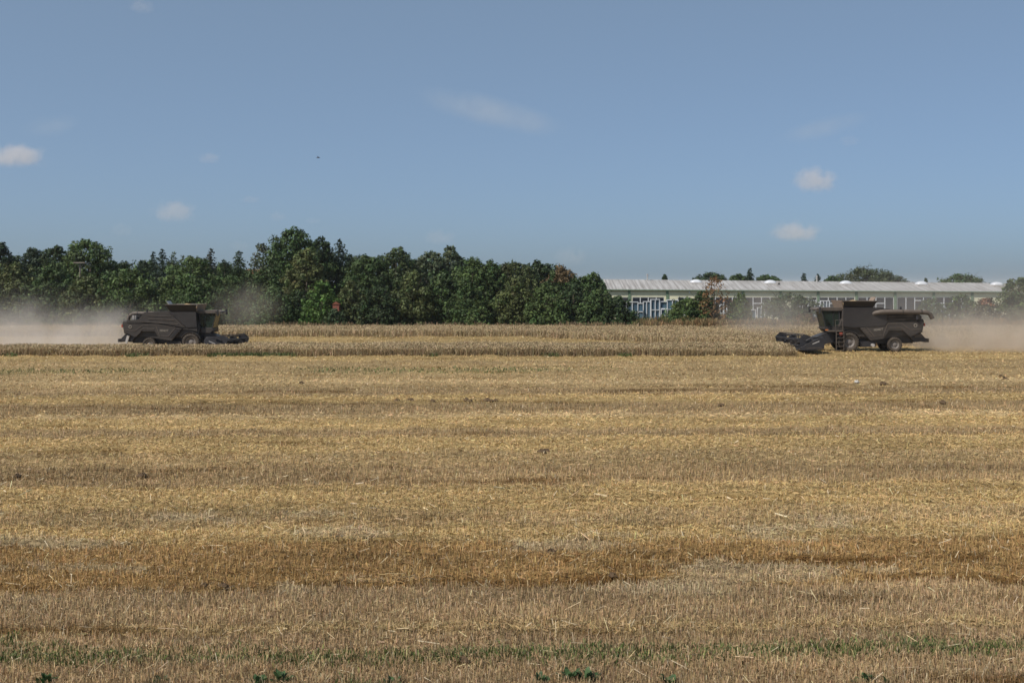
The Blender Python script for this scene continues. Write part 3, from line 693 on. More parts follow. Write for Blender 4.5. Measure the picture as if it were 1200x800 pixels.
tree('young_tree', 'bushy green young tree right of the pipe end', 1127, 344, 15, 155, MD, 'tall', dens=.75, group=GY_, cat='tree')
tree('young_tree', 'dusty red tipped bush in the right dust cloud', 1157, 347, 18, 153, (.075, .075, .04), 'hedge', dens=.7, tipcol=(.20, .09, .045), group=GY_, cat='bush')
tree('broadleaf_tree', 'rounded tree cut by the right edge of the picture', 1200, 322, 23, 150, (.07, .10, .035), 'round', z0f=.22, cat='tree')
GF = 'distant treetops above the factory roof'
for (lb, x, yt, w_, D, c, kd, nm) in [
 ('tiny dark treetop above the left part of the factory roof', 779, 321, 4, 300, DK, 'tall', 'broadleaf_tree'),
 ('low wide dark treetops left of the rusty young tree', 833, 318, 20, 290, DK, 'round', 'broadleaf_tree'),
 ('flat green treetop right of the rusty young tree', 866, 321, 14, 300, MD, 'round', 'broadleaf_tree'),
 ('dark distant spruce sticking up highest over the roof', 879, 313, 8, 280, BL, 'conifer', 'conifer_tree'),
 ('low loose treetop right of the highest distant spruce', 899, 321, 15, 310, MD, 'round', 'broadleaf_tree'),
 ('left one of two small distant spruces near the second roof pipe', 942, 319, 6, 300, BL, 'conifer', 'conifer_tree'),
 ('right one of two small distant spruces, behind the roof pipe', 958, 320, 7, 300, BL, 'conifer', 'conifer_tree'),
 ('thin low treetop left of the big distant tree', 975, 323, 10, 320, MD, 'round', 'broadleaf_tree'),
 ('big rounded distant tree above the right harvester', 1012, 312, 29, 330, (.07, .085, .04), 'round', 'broadleaf_tree'),
 ('drooping right shoulder tree next to the big distant tree', 1040, 318, 18, 335, (.07, .085, .045), 'round', 'broadleaf_tree'),
 ('tiny treetop right of the dome above the unloading pipe', 1085, 326, 3, 330, DK, 'tall', 'broadleaf_tree'),
 ('low rounded green treetop above the right end of the roof', 1127, 320, 23, 300, MD, 'round', 'broadleaf_tree')]:
    tree(nm, lb, x, yt, w_, D, c, kd, group=GF, cat='conifer' if kd == 'conifer' else 'tree', leaf=.26, zb=2.0)

# ------------------------------------------------------------------ factory hall
BD = 180.0
bx0 = PX(714, BD); bx1 = PX(1180, BD); ex = bx1 - bx0
def eave(X): t = (X - bx0) / ex; return 5.16 - .36 * t
def ridge(X): t = (X - bx0) / ex; return 6.72 - .60 * t
fac = empty('factory_hall', (bx0, BD, 0)); tag(fac, 'long low cream factory hall with a grey corrugated roof and green posts', 'building')
def loc(X): return X - bx0
dep = 16.0
m = MB()
# walls (front split so that windows sit in real openings)
posts_px = [737.5, 782, 826.3, 870.5, 914.5, 958.7, 1003.5, 1048.8, 1094, 1139]
posts = [PX(p, BD) for p in posts_px]
zt, zs = PZ(348, BD), 1.0        # window head, sill
edges = [bx0] + posts + [bx1]
wins = {0: (.25, .98), 1: (.08, .92), 2: (.28, .62), 3: (.05, .95), 4: (.05, .95), 5: (.3, .97), 6: (.04, .96), 7: (.05, .97), 8: (.06, .97), 9: (.05, .95), 10: None}
openings = []
for i in range(len(edges) - 1):
    a, b_ = edges[i], edges[i + 1]; wv = wins.get(i)
    def wall(x0, x1, z0, z1):
        m.box(loc(x0), loc(x1), 0, .25, z0, z1)
    te = min(eave(a), eave(b_)) - .02
    if wv:
        wa, wb = a + (b_ - a) * wv[0], a + (b_ - a) * wv[1]
        wall(a, wa, -.1, te); wall(wb, b_, -.1, te); wall(wa, wb, -.1, zs); wall(wa, wb, zt, te); openings.append((i, wa, wb))
    else: wall(a, b_, -.1, te)
m.box(0, .25, .25, dep, -.1, 5.0); m.box(ex - .25, ex, .25, dep, -.1, 4.7); m.box(.25, ex - .25, dep - .25, dep, -.1, 4.6)
# gable triangle
m.add([(.02, 0, 5.0), (.02, dep, 5.0), (.02, dep / 2, 6.6), (.22, 0, 5.0), (.22, dep, 5.0), (.22, dep / 2, 6.6)], [(0, 2, 1), (3, 4, 5), (0, 1, 4, 3), (1, 2, 5, 4), (2, 0, 3, 5)])
m.build('wall', M['clad'], fac)
# roof with thickness and overhang, real corrugation across its length
m = MB(); nseg = 240; oh = .32; vs_ = []; 
for i in range(nseg + 1):
    X = -.4 + (ex + .8) * i / nseg; e, r_ = eave(bx0 + X), ridge(bx0 + X); k = .035 if i % 2 else 0
    vs_ += [(X, -oh, e - .02 + k), (X, dep / 2, r_ + k), (X, dep + oh, e - .02 + k), (X, -oh, e - .14 + k), (X, dep / 2, r_ - .12 + k), (X, dep + oh, e - .14 + k)]
fs_ = []
for i in range(nseg):
    q, p = i * 6, (i + 1) * 6
    fs_ += [(q, p, p + 1, q + 1), (q + 1, p + 1, p + 2, q + 2), (q + 3, q + 4, p + 4, p + 3), (q + 4, q + 5, p + 5, p + 4), (q, q + 3, p + 3, p), (q + 2, p + 2, p + 5, q + 5)]
fs_ += [(0, 1, 4, 3), (1, 2, 5, 4), (nseg * 6, nseg * 6 + 3, nseg * 6 + 4, nseg * 6 + 1), (nseg * 6 + 1, nseg * 6 + 4, nseg * 6 + 5, nseg * 6 + 2)]
m.add(vs_, fs_); roof = m.build('roof', M['roof'], fac)
# gutter and fascia
m = MB(); m.tube([(-.4, -oh - .09, eave(bx0) - .12), (ex + .4, -oh - .09, eave(bx1) - .12)], .085, 8); m.build('gutter', M['shadegreen'], fac)
m = MB()
for (ya, yb, za, zb) in ((-oh, dep / 2, 5.08, 6.68), (dep / 2, dep + oh, 6.68, 5.08)):
    m.add([(-.46, ya, za - .1), (-.46, yb, zb - .1), (-.46, yb, zb + .12), (-.46, ya, za + .12), (-.41, ya, za - .1), (-.41, yb, zb - .1), (-.41, yb, zb + .12), (-.41, ya, za + .12)],
          [(0, 1, 2, 3), (7, 6, 5, 4), (0, 4, 5, 1), (3, 2, 6, 7), (0, 3, 7, 4), (1, 5, 6, 2)])
m.build('barge_board', M['post'], fac)
for i, X in enumerate(posts):
    MB().box(loc(X) - .19, loc(X) + .19, -.14, -.003, -.1, eave(X) - .16).build('post', M['post'], fac)
# windows
rw = random.Random(3)
for (i, wa, wb) in openings:
    wd = wb - wa; npn = max(2, round(wd / 1.35)); f = MB(); fr = .09
    f.box(loc(wa), loc(wb), .03, .17, zs, zs + fr); f.box(loc(wa), loc(wb), .03, .17, zt - fr, zt)
    glass = []
    for k in range(npn + 1):
        c = wa + wd * k / npn; f.box(loc(c) - (.0 if k == 0 else fr * .7), loc(c) + (.0 if k == npn else fr * .7), .031, .169, zs + fr, zt - fr)
    wo_ = f.build('window', M['white'], fac)
    g_ = MB(); g_.box(loc(wa) + .02, loc(wb) - .02, .09, .11, zs + .02, zt - .02); g_.build('pane', M['darkglass'], wo_)
    for k in range(npn):
        if rw.random() < .42:
            tb_ = MB(); c0 = wa + wd * k / npn; c1 = wa + wd * (k + 1) / npn; zz = zt - rw.choice([.55, .62, 1.0])
            tb_.box(loc(c0) + .06, loc(c1) - .06, .02, .18, zz - .07, zz + .07); tb_.build('transom', M['white'], wo_)
# skylight domes
for k, px in enumerate([815.5, 902.5, 991, 1079.5, 1168]):
    yy = 5.1; Dk = BD + yy; X = PX(px, Dk); t = (yy + oh) / (dep / 2 + oh); z = eave(X) * (1 - t) + ridge(X) * t
    sk_ = empty('skylight', (loc(X), yy, z)); sk_.parent = fac
    MB().box(-1.0, 1.0, -.9, .9, -.25, .16).build('curb', M['light_metal'], sk_)
    d = MB(); seg, rg = 20, 6; vs_ = []; fs_ = []
    for a in range(rg + 1):
        ph = a / rg * math.pi / 2
        for s_ in range(seg):
            th = 2 * math.pi * s_ / seg
            c_, sn = math.cos(th), math.sin(th); sq = 1.0 / max(abs(c_), abs(sn)) ** .6
            vs_.append((math.cos(ph) * c_ * sq * .95, math.cos(ph) * sn * sq * .85, .16 + math.sin(ph) * .5))
    for a in range(rg):
        for s_ in range(seg):
            s2 = (s_ + 1) % seg; fs_.append((a * seg + s_, a * seg + s2, (a + 1) * seg + s2, (a + 1) * seg + s_))
    d.add(vs_, fs_, True).build('dome', M['dome'], sk_)
for px, top in ((758.7, 321.5), (957.3, 323.5)):
    Dk = BD + 7; X = PX(px, Dk); z1 = PZ(top, Dk)
    p_ = MB().tube([(loc(X), 7, ridge(X) - .3), (loc(X), 7, z1 - .1)], .1, 8); p_.tube([(loc(X), 7, z1 - .12), (loc(X), 7, z1 + .05)], .17, 8); p_.build('flue', M['light_metal'], fac)
MB().box(loc(PX(912, BD + 4.0)), loc(PX(914.3, BD + 4.0)), 4.0, 4.3, 5.9, 6.15).build('vent', M['tank'], fac)
# lamp on the wall
MB().tube([(loc(PX(808, BD)), -.25, PZ(342.5, BD)), (loc(PX(808, BD)), 0, PZ(342.5, BD))], .14, 8).build('wall_lamp', M['white'], fac)

# ------------------------------------------------------------------ windows stored in the yard
def unit(px, ytop, ybot_z, wpx, D, cols, rows, label, tilt=0.0, glass=True, name='stored_window'):
    X = PX(px, D); wdt = wpx / F * D; zt_ = PZ(ytop, D); zb_ = ybot_z
    o = empty(name, (X, D, zb_), R(tilt)); tag(o, label, 'window', 'white windows and frames stored in the factory yard')
    h = zt_ - zb_; f = MB(); t = .10; dp = .45
    f.box(-wdt / 2, wdt / 2, 0, dp, 0, t); f.box(-wdt / 2, wdt / 2, 0, dp, h - t, h)
    f.box(-wdt / 2, -wdt / 2 + t, .01, dp - .01, t, h - t); f.box(wdt / 2 - t, wdt / 2, .01, dp - .01, t, h - t)
    for c in range(1, cols):
        x = -wdt / 2 + wdt * c / cols; f.box(x - t * .5, x + t * .5, .02, dp - .02, t, h - t)
    for r_ in range(1, rows):
        z = h * r_ / rows + rw.uniform(-.1, .1); f.box(-wdt / 2 + t, wdt / 2 - t, .03, dp - .03, z - t * .5, z + t * .5)
    f.build('frame', M['white'], o)
    if glass: MB().box(-wdt / 2 + .03, wdt / 2 - .03, .20, .24, .03, h - .03).build('pane', M['blueglass'], o)
    # feet
    for s_ in (-1, 1): MB().box(s_ * wdt * .4 - .06, s_ * wdt * .4 + .06, .05, dp - .05, -zb_, 0).build('foot', M['light_metal'], o)
    return o
YD = 168
UN = [(741, 353.5, 14, 2, 2, 'low glazed frame half hidden by the last dark shrub of the belt'),
      (751, 355, 8, 1, 2, 'narrow glazed frame, second from the dark shrub'),
      (760, 353, 13, 3, 1, 'three light window standing left of the tall double window'),
      (768, 350.5, 11, 2, 2, 'tall double window with small panes in the left half of the yard'),
      (778, 353, 9, 1, 3, 'narrow frame with three panes above each other right of the tall double window'),
      (788, 351, 14, 2, 1, 'wide open frame next to the round leafy shrub'),
      (783, 362, 17, 3, 1, 'low white frame leaning before the wide open frame'),
      (848, 356.5, 9, 2, 2, 'white glazed door frame right of the rusty young tree'),
      (857, 357, 6, 1, 2, 'thin white frame left of the small bright green tree'),
      (882, 362.5, 8, 1, 1, 'single blue pane right of the small bright green tree'),
      (892, 360, 9, 2, 1, 'double blue pane window before the factory double doors'),
      (902, 359, 8, 1, 1, 'tall blue glass sheet left of the loose spreading tree'),
      (917, 362, 10, 2, 1, 'white frame seen through the stems of the loose spreading tree'),
      (945, 358, 9, 1, 2, 'white frame directly right of the loose spreading tree'),
      (955, 354, 12, 2, 2, 'white window grid just left of the harvester mirror'),
      (967, 352, 11, 3, 1, 'row of small white panes above the right harvester cab roof'),
      (1103, 361, 12, 2, 1, 'low double frame right of the unloading pipe end'),
      (1113, 359, 9, 2, 1, 'white frame left of the bushy green young tree'),
      (1139, 360, 8, 3, 1, 'upright white slatted frame in front of the last post'),
      (1147, 361, 7, 2, 1, 'last white frame before the red tipped bush')]
for j, (px, yt, wpx, cs, rs, lb) in enumerate(UN):
    unit(px, yt, .35 + .25 * rw.random(), wpx, YD + rw.uniform(-5, 4), cs, rs, lb, tilt=rw.uniform(-14, 14), glass=rw.random() < .8)
# rusted barrel-like reel and pallets are hidden; a yard lamp-less fence rail
# ------------------------------------------------------------------ houses glimpsed in the trees, nest pole
hs = empty('house', (PX(300, 205), 205, 0)); tag(hs, 'house with a red tiled roof peeping out between the birch and the highest tree', 'house')
MB().box(-2.3, 1.7, 0, 8, 0, 5.3).build('wall', M['stone'], hs)
zr = PZ(315.5, 209)
m = MB(); m.add([(-2.6, -.5, 5.2), (2.0, -.5, 5.2), (2.0, 8.5, 5.2), (-2.6, 8.5, 5.2), (-2.6, 4, zr), (2.0, 4, zr)], [(0, 1, 5, 4), (2, 3, 4, 5), (0, 4, 3), (1, 2, 5), (0, 3, 2, 1)]); m.build('roof', M['tile'], hs)
sh = empty('shed', (PX(393.5, 153.9), 153.9, 0)); tag(sh, 'small brick red shed wall glimpsed between the bright green and olive shrubs', 'shed')
MB().box(-.42, .42, 0, 1.4, 0, PZ(356.5, 153.9)).build('wall', M['brick'], sh)
m = MB(); zz = PZ(356.5, 153.9); m.add([(-.5, -.1, zz), (.5, -.1, zz), (.5, 1.5, zz), (-.5, 1.5, zz), (0, -.1, zz + .35), (0, 1.5, zz + .35)], [(0, 1, 4), (2, 3, 5), (1, 2, 5, 4), (3, 0, 4, 5), (0, 3, 2, 1)]); m.build('roof', M['tile'], sh)
ND = 168.0
np_ = empty('nest_pole', (PX(94, ND), ND, 0)); tag(np_, 'wooden pole carrying a flat bird nest platform in front of the tall maple', 'pole')
zt_ = PZ(308, ND)
MB().tube([(0, 0, -.2), (0, 0, zt_ - .05)], [.16, .11], 8).build('pole', M['woodgrey'], np_)
MB().box(-.85, .85, -.5, .5, zt_ - .05, zt_ + .1).build('platform', M['woodgrey'], np_)
m = MB(); m.tube([(-.6, 0, zt_ - .08), (0, 0, zt_ - .8)], .05, 6); m.tube([(.6, 0, zt_ - .08), (0, 0, zt_ - .8)], .05, 6); m.build('brace', M['woodgrey'], np_)

# ------------------------------------------------------------------ combine harvesters
def text_obj(word, size, mt, parent, x, y, z, facing, tiltx=0.0):
    cu = bpy.data.curves.new('lettering', 'FONT'); cu.body = word; cu.size = size; cu.extrude = .008; cu.align_x = 'CENTER'; cu.align_y = 'CENTER'; cu.offset = .006
    tmp = bpy.data.objects.new('tmp', cu); C.objects.link(tmp)
    me_ = bpy.data.meshes.new_from_object(tmp.evaluated_get(bpy.context.evaluated_depsgraph_get())); bpy.data.objects.remove(tmp)
    me_.materials.clear(); me_.materials.append(mt)
    o = bpy.data.objects.new('lettering', me_); C.objects.link(o); o.parent = parent
    o.location = (x, y, z); o.rotation_euler = (R(90), R(tiltx), 0 if facing < 0 else R(180))
    return o

def wheel(parent, x, y, r, wd, side, rimr, name):
    """side +1: outer face towards +y"""
    wl = empty(name, (x, y, r)); wl.parent = parent
    h = wd / 2; t = MB()
    t.lathe_y([(-h * .72, rimr), (-h * .9, rimr * 1.12), (-h, r * .86), (-h * .82, r * .95), (0, r * .97), (h * .82, r * .95), (h, r * .86), (h * .9, rimr * 1.12), (h * .72, rimr)], 36)
    for k in range(22):      # lugs
        for sgn in (-1, 1):
            a = 2 * math.pi * (k + (.5 if sgn > 0 else 0)) / 22
            pts = []
            for (yy, da) in ((0.02 * sgn, 0), (h * .98 * sgn, .10)):
                for rr_ in (r * .93 if yy == .02 * sgn else r * .86, r * (1.0 if abs(yy) < .1 else .965)):
                    for dd in (-.035, .035):
                        aa = a + da + dd; pts.append((math.cos(aa) * rr_, yy, math.sin(aa) * rr_))
            t.add(pts, [(0, 1, 3, 2), (4, 6, 7, 5), (0, 4, 5, 1), (2, 3, 7, 6), (0, 2, 6, 4), (1, 5, 7, 3)])
    t.build('tyre', M['rubber'], wl)
    rm = MB(); s = side
    prof = [(s * h * .75, rimr), (s * h * .82, rimr * .96), (s * h * .45, rimr * .84), (s * h * .35, rimr * .5), (s * h * .5, rimr * .38), (s * h * .55, rimr * .2), (s * h * .55, .001)]
    if s < 0: prof = prof
    rm.lathe_y(prof, 28); rm.lathe_y([(-s * h * .7, rimr), (-s * h * .4, rimr * .8), (-s * h * .3, .001)], 28)
    rm.build('rim', M['rim'], wl)
    b = MB()
    for k in range(10):
        a = 2 * math.pi * k / 10; rr_ = rimr * .62
        b.tube([(math.cos(a) * rr_, s * h * .36, math.sin(a) * rr_), (math.cos(a) * rr_, s * h * .46, math.sin(a) * rr_)], .03, 6)
    b.build('wheel_bolts', M['blacksteel'], wl)
    return wl

def harvester(name, label, loc_, rz, sc, right_machine):
    o = empty(name, loc_, rz, sc); tag(o, label, 'combine harvester', 'combine harvesters cutting the field')
    P_ = M['paint']; W = 1.55
    # chassis, axles
    m = MB(); m.box(-5.9, 1.1, -.75, .75, .75, 1.7); m.box(-.16, .16, -1.2, 1.2, .7, 1.05); m.box(-4.2, -3.95, -1.2, 1.2, .5, .8)
    m.box(-2.4, -1.0, -1.35, 1.35, .45, .95)
    m.build('chassis', M['blacksteel'], o)
    # core body
    core = [(-6.3, 1.85), (-5.2, 1.5), (-3.2, 1.2), (.7, 1.5), (.85, 2.3), (.5, 3.2), (-2.1, 3.7), (-4.5, 3.7), (-5.1, 3.0), (-6.3, 2.95)]
    MB().prism(core, -1.32, 1.32, .03).build('body', P_, o)
    for s in (-1, 1):
        ya, yb = (1.325, 1.62) if s > 0 else (-1.62, -1.325)
        # upper hood panel
        hood = [(-4.52, 3.78), (-2.18, 3.85), (-.45, 2.28), (-3.28, 2.74), (-4.79, 2.74), (-6.3, 2.74), (-6.2, 3.02), (-5.07, 3.10)]
        hp = MB().prism(hood, ya if s > 0 else ya + .06, yb - .06 if s > 0 else yb, .03).build('hood_panel', P_, o)
        # pressed ribs on the hood panel
        q = MB(); yo = (yb - .06 if s > 0 else ya + .06)
        for (a, b_, dz) in (((-4.2, 3.45), (-1.9, 3.35), .05), ((-4.1, 3.12), (-1.6, 3.0), .06), ((-4.9, 2.86), (-1.2, 2.60), .05)):
            q.prism([(a[0], a[1]), (b_[0], b_[1]), (b_[0], b_[1] + dz), (a[0], a[1] + dz)], *((yo - .01, yo + .05) if s > 0 else (yo - .05, yo + .01)))
        q.build('rib', M['paint2'], hp)
        # lower side panel with wheel arch
        low = [(-6.55, 2.66), (-6.4, 1.85), (-5.45, 1.40), (-5.25, 1.45), (-4.75, 1.95), (-3.45, 1.95), (-3.0, 1.2), (-1.85, 1.02), (-.82, 2.2), (-3.28, 2.66)]
        lp = MB().prism(low, ya, yb, .035).build('side_panel', P_, o)
        q = MB(); yo = yb if s > 0 else ya; y2 = (yo - .015, yo + .035) if s > 0 else (yo - .035, yo + .015)
        def stripe(a, b_, t=.07):
            d = Vector((b_[0] - a[0], b_[1] - a[1])).normalized(); nx_, nz_ = -d.y * t / 2, d.x * t / 2
            q.prism([(a[0] - nx_, a[1] - nz_), (b_[0] - nx_, b_[1] - nz_), (b_[0] + nx_, b_[1] + nz_), (a[0] + nx_, a[1] + nz_)], *y2)
        stripe((-4.60, 2.55), (-5.35, 2.0)); stripe((-5.35, 2.0), (-6.35, 2.05)); stripe((-4.60, 2.55), (-3.4, 2.5), .05)
        stripe((-4.9, 1.98), (-4.55, 2.2), .05); stripe((-4.55, 2.2), (-3.5, 2.15), .05); stripe((-3.35, 2.5), (-2.95, 1.4), .05)
        stripe((-1.45, 2.3), (-2.15, 1.45), .07); stripe((-2.15, 1.45), (-2.9, 1.5), .05); stripe((-3.2, 2.5), (-1.5, 2.35), .04)
        q.build('trim', M['paint2'], lp)
        # louvre slots beside the diagonal
        q = MB()
        for k in range(5):
            x0 = -1.32 - k * .15; z0 = 2.16 - k * .18
            q.prism([(x0 - .02, z0), (x0 + .32 - k * .015, z0), (x0 + .24 - k * .015, z0 - .09), (x0 - .09, z0 - .09)], *y2)
        q.build('louvre', M['paint2'] if right_machine else M['blacksteel'], lp)
        text_obj('FENDT', .27, M['letter'], lp, -2.55, yo + (.014 if s > 0 else -.014), 2.0, s, (-8 if s > 0 else 0))
        # round badge
        b = MB(); c = (-5.83, yo, 2.37)
        b.lathe_y([(0, .16), (s * .03, .16), (s * .03, .105), (0, .105)], 20, c); b.build('badge', M['letter'], lp)
        # front fender over the big wheel
        fd = MB(); n_ = 10; pr = []
        for k in range(n_ + 1):
            a = R(20 + 135 * k / n_); pr.append((math.cos(a) * 1.02, .88 + math.sin(a) * 1.0))
        for k in range(n_, -1, -1):
            a = R(20 + 135 * k / n_); pr.append((math.cos(a) * .96, .88 + math.sin(a) * .94))
        for k in range(n_):
            quad = [pr[k], pr[k + 1], pr[2 * n_ - k], pr[2 * n_ + 1 - k]]
            fd.prism(quad, *((.95, 1.62) if s > 0 else (-1.62, -.95)))
        fd.build('fender', P_, o)
        if right_machine or s > 0:
            text_obj('IDEAL', .2, M['letter'], o, -.2, s * 1.515, 2.42, s)
        # side wall below the tank, down to the fender
        MB().prism([(-.85, 2.15), (.62, 1.95), (.62, 2.32), (-.5, 2.28)], *((1.325, 1.5) if s > 0 else (-1.5, -1.325))).build('skirt', P_, o)
    MB().prism([(-2.95, 3.95), (-3.35, 2.75), (-3.1, 2.35), (-.4, 2.2), (.66, 2.3), (.54, 3.95)], 1.63, 1.68, .01).build('tank_side_panel', M['tank'], o)
    rp = MB().prism([(-6.42, 2.76), (-6.40, 3.22), (-6.15, 3.38), (-3.4, 3.42), (-3.1, 2.76)], 1.325, 1.56, .03).build('rear_side_panel', P_, o)
    q = MB()
    for (z0, z1, dz) in ((3.12, 3.16, .06), (2.90, 2.94, .05)): q.prism([(-6.2, z0), (-3.5, z1), (-3.5, z1 + dz), (-6.2, z0 + dz)], 1.55, 1.60)
    q.build('rib', M['paint2'], rp)
    # grain tank
    tk = MB(); tk.prism([(-2.10, 3.80), (.52, 3.80), (.62, 2.34), (-.40, 2.30)], -1.60, 1.60, .03); gt = tk.build('grain_tank', M['tank'], o)
    def frustum(x0, x1, yw, z0, X0, X1, YW, z1, t=.05):
        v = [(x0, -yw, z0), (x1, -yw, z0), (x1, yw, z0), (x0, yw, z0), (X0, -YW, z1), (X1, -YW, z1), (X1, YW, z1), (X0, YW, z1)]
        vi = [(x0 + t, -yw + t, z0), (x1 - t, -yw + t, z0), (x1 - t, yw - t, z0), (x0 + t, yw - t, z0), (X0 + t, -YW + t, z1 - .003), (X1 - t, -YW + t, z1 - .003), (X1 - t, YW - t, z1 - .003), (X0 + t, YW - t, z1 - .003)]
        return v, vi
    v, vi = frustum(-2.0, .5, 1.45, 3.805, -2.40, .62, 1.82, 4.52)
    e = MB()
    for (a, b_, c, d) in ((0, 1, 5, 4), (2, 3, 7, 6), (3, 0, 4, 7)):
        e.add([v[a], v[b_], v[c], v[d], vi[a], vi[b_], vi[c], vi[d]], [(0, 1, 2, 3), (7, 6, 5, 4), (3, 2, 6, 7), (0, 4, 5, 1), (0, 3, 7, 4), (1, 5, 6, 2)])
    e.build('extension', M['tank'], gt)
    # front flap, sunlight put into its lighter sheet colour; rear flap tips outwards
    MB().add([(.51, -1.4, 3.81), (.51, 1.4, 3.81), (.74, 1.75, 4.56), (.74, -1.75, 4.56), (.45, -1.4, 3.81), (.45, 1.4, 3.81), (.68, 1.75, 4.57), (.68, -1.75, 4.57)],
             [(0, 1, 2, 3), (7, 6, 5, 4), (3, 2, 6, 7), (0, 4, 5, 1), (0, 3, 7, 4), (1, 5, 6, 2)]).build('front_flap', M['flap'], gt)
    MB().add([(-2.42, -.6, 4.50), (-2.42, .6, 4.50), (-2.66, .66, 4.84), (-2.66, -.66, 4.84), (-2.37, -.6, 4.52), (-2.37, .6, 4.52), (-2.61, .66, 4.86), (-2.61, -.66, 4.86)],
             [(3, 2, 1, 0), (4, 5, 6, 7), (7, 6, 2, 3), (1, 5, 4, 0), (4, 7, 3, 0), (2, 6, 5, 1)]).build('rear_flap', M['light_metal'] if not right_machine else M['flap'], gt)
    # rim tube
    e = MB()
    for (a, b_) in ((4, 5), (6, 7), (7, 4)): e.tube([v[a], v[b_]], .035, 6)
    e.build('rim_tube', M['paint2'], gt)
    # grain heap
    g_ = MB(); vs_ = []; fs_ = []; G = 14
    for i in range(G + 1):
        for j in range(G + 1):
            u, v_ = i / G * 2 - 1, j / G * 2 - 1
            z = 4.16 + .46 * max(0, 1 - math.hypot(u * .9, v_ * .9)) + .03 * math.sin(7 * u + 3 * v_)
            vs_.append((-.85 + u * 1.42, v_ * 1.62, z))
    for i in range(G):
        for j in range(G): q = i * (G + 1) + j; fs_.append((q, q + G + 1, q + G + 2, q + 1))
    g_.add(vs_, fs_, True); g_.build('grain_heap', M['grain'], gt)
    # cab
    cab = empty('cab', (0, 0, 0)); cab.parent = o
    MB().prism([(.66, 1.75), (1.75, 1.75), (2.05, 2.02), (2.05, 2.2), (.66, 2.2)], -1.02, 1.02, .03).build('cab_floor', P_, cab)
    rf = MB(); rf.prism([(.45, 3.66), (2.4, 3.66), (2.85, 3.76), (2.80, 3.86), (2.2, 3.96), (.5, 3.93)], -1.12, 1.12, .06); rf.build('cab_roof', M['paint2'], cab)
    for s in (-1, 1):
        y = s * .97; fr = MB()
        fr.tube([(.72, y, 2.2), (.72, y, 3.66)], .06, 6); fr.tube([(1.95, y, 2.2), (2.28, y, 3.66)], .045, 6); fr.tube([(1.25, y, 2.2), (1.25, y, 3.66)], .03, 6)
        fr.tube([(.72, y, 2.24), (1.95, y, 2.24)], .04, 6)
        fr.build('cab_frame', M['blacksteel'], cab)
    for s in (-1, 1):
        MB().prism([(.74, 2.24), (1.94, 2.24), (2.25, 3.64), (.74, 3.64)], s * .95 - .008, s * .95 + .008).build('side_window', M['cabglass'], cab)
    MB().add([(1.97, -.92, 2.22), (1.97, .92, 2.22), (2.30, .92, 3.64), (2.30, -.92, 3.64), (1.95, -.92, 2.22), (1.95, .92, 2.22), (2.28, .92, 3.64), (2.28, -.92, 3.64)],
             [(0, 1, 2, 3), (7, 6, 5, 4), (0, 4, 5, 1), (3, 2, 6, 7), (0, 3, 7, 4), (1, 5, 6, 2)]).build('windscreen', M['cabglass'], cab)
    MB().box(.66, .70, -.93, .93, 2.2, 3.64).build('rear_wall', M['blacksteel'], cab)
    st = MB(); st.box(.80, 1.22, -.26, .26, 2.42, 2.58); st.prism([(.76, 2.56), (.90, 2.56), (.84, 3.16), (.73, 3.16)], -.25, .25); st.box(.92, 1.1, -.12, .12, 2.2, 2.42); st.build('driver_seat', M['seat'], cab)
    st = MB(); st.tube([(1.78, 0, 2.2), (1.55, 0, 2.82)], .04, 6); 
    rg = [(1.55 + .16 * math.cos(a) * .35, .19 * math.sin(a), 2.84 + .16 * math.cos(a)) for a in [i * math.pi / 7 for i in range(15)]]
    st.tube(rg, .02, 5); st.build('steering_wheel', M['blacksteel'], cab)
    # roof lights and beacon
    l_ = MB()
    for y in (-.85, -.5, .5, .85): l_.box(2.60, 2.72, y - .11, y + .11, 3.60, 3.72)
    l_.build('work_light', M['light_metal'], cab)
    # mirrors
    for s in (-1, 1):
        mr = MB(); mr.box(2.62, 2.72, s * 1.75 - .2, s * 1.75 + .2, 3.45, 4.0); mo = mr.build('mirror', M['blacksteel'], o)
        MB().tube([(2.2, s * 1.05, 3.8), (2.66, s * 1.5, 3.9), (2.68, s * 1.75, 3.85)], .03, 6).build('mirror_arm', M['blacksteel'], mo)
    # platform, railings, ladder on the left side
    MB().box(.5, 1.9, 1.03, 1.66, 1.82, 1.92).build('platform', M['paint2'], o)
    rl = MB()
    for x in (.58, 1.28): rl.tube([(x, 1.66, 1.92), (x, 1.66, 2.85)], .022, 6)
    rl.tube([(.58, 1.66, 2.85), (1.28, 1.66, 2.85)], .022, 6); rl.tube([(.58, 1.66, 2.4), (1.28, 1.66, 2.4)], .018, 6)
    rl.tube([(.62, 1.7, 1.9), (.62, 1.64, 3.7)], .03, 6)
    rl.build('railing', M['paint2'], o)
    ld = MB()
    for x in (.56, 1.22): ld.prism([(x - .03, .12), (x + .03, .12), (x + .03, 1.86), (x - .03, 1.86)], 1.70, 1.82)
    for k in range(5): ld.box(.585, 1.195, 1.66, 1.86, .16 + k * .36, .20 + k * .36)
    ld.build('ladder', M['paint2'], o)
    MB().box(.66, .92, 1.665, 1.70, 1.48, 1.74).build('warning_light', M['red'], o)
    MB().box(1.75, 1.98, .95, 1.10, 1.90, 2.0).build('turn_light', M['orange'], o)
    # wheels
    wheel(o, 0, 1.28, .88, .72, 1, .50, 'front_wheel'); wheel(o, 0, -1.28, .88, .72, -1, .50, 'front_wheel')
    wheel(o, -4.06, 1.30, .66, .50, 1, .38, 'rear_wheel'); wheel(o, -4.06, -1.30, .66, .50, -1, .38, 'rear_wheel')
    # unloading auger folded back along the left side
    ag = MB(); yA = 1.86
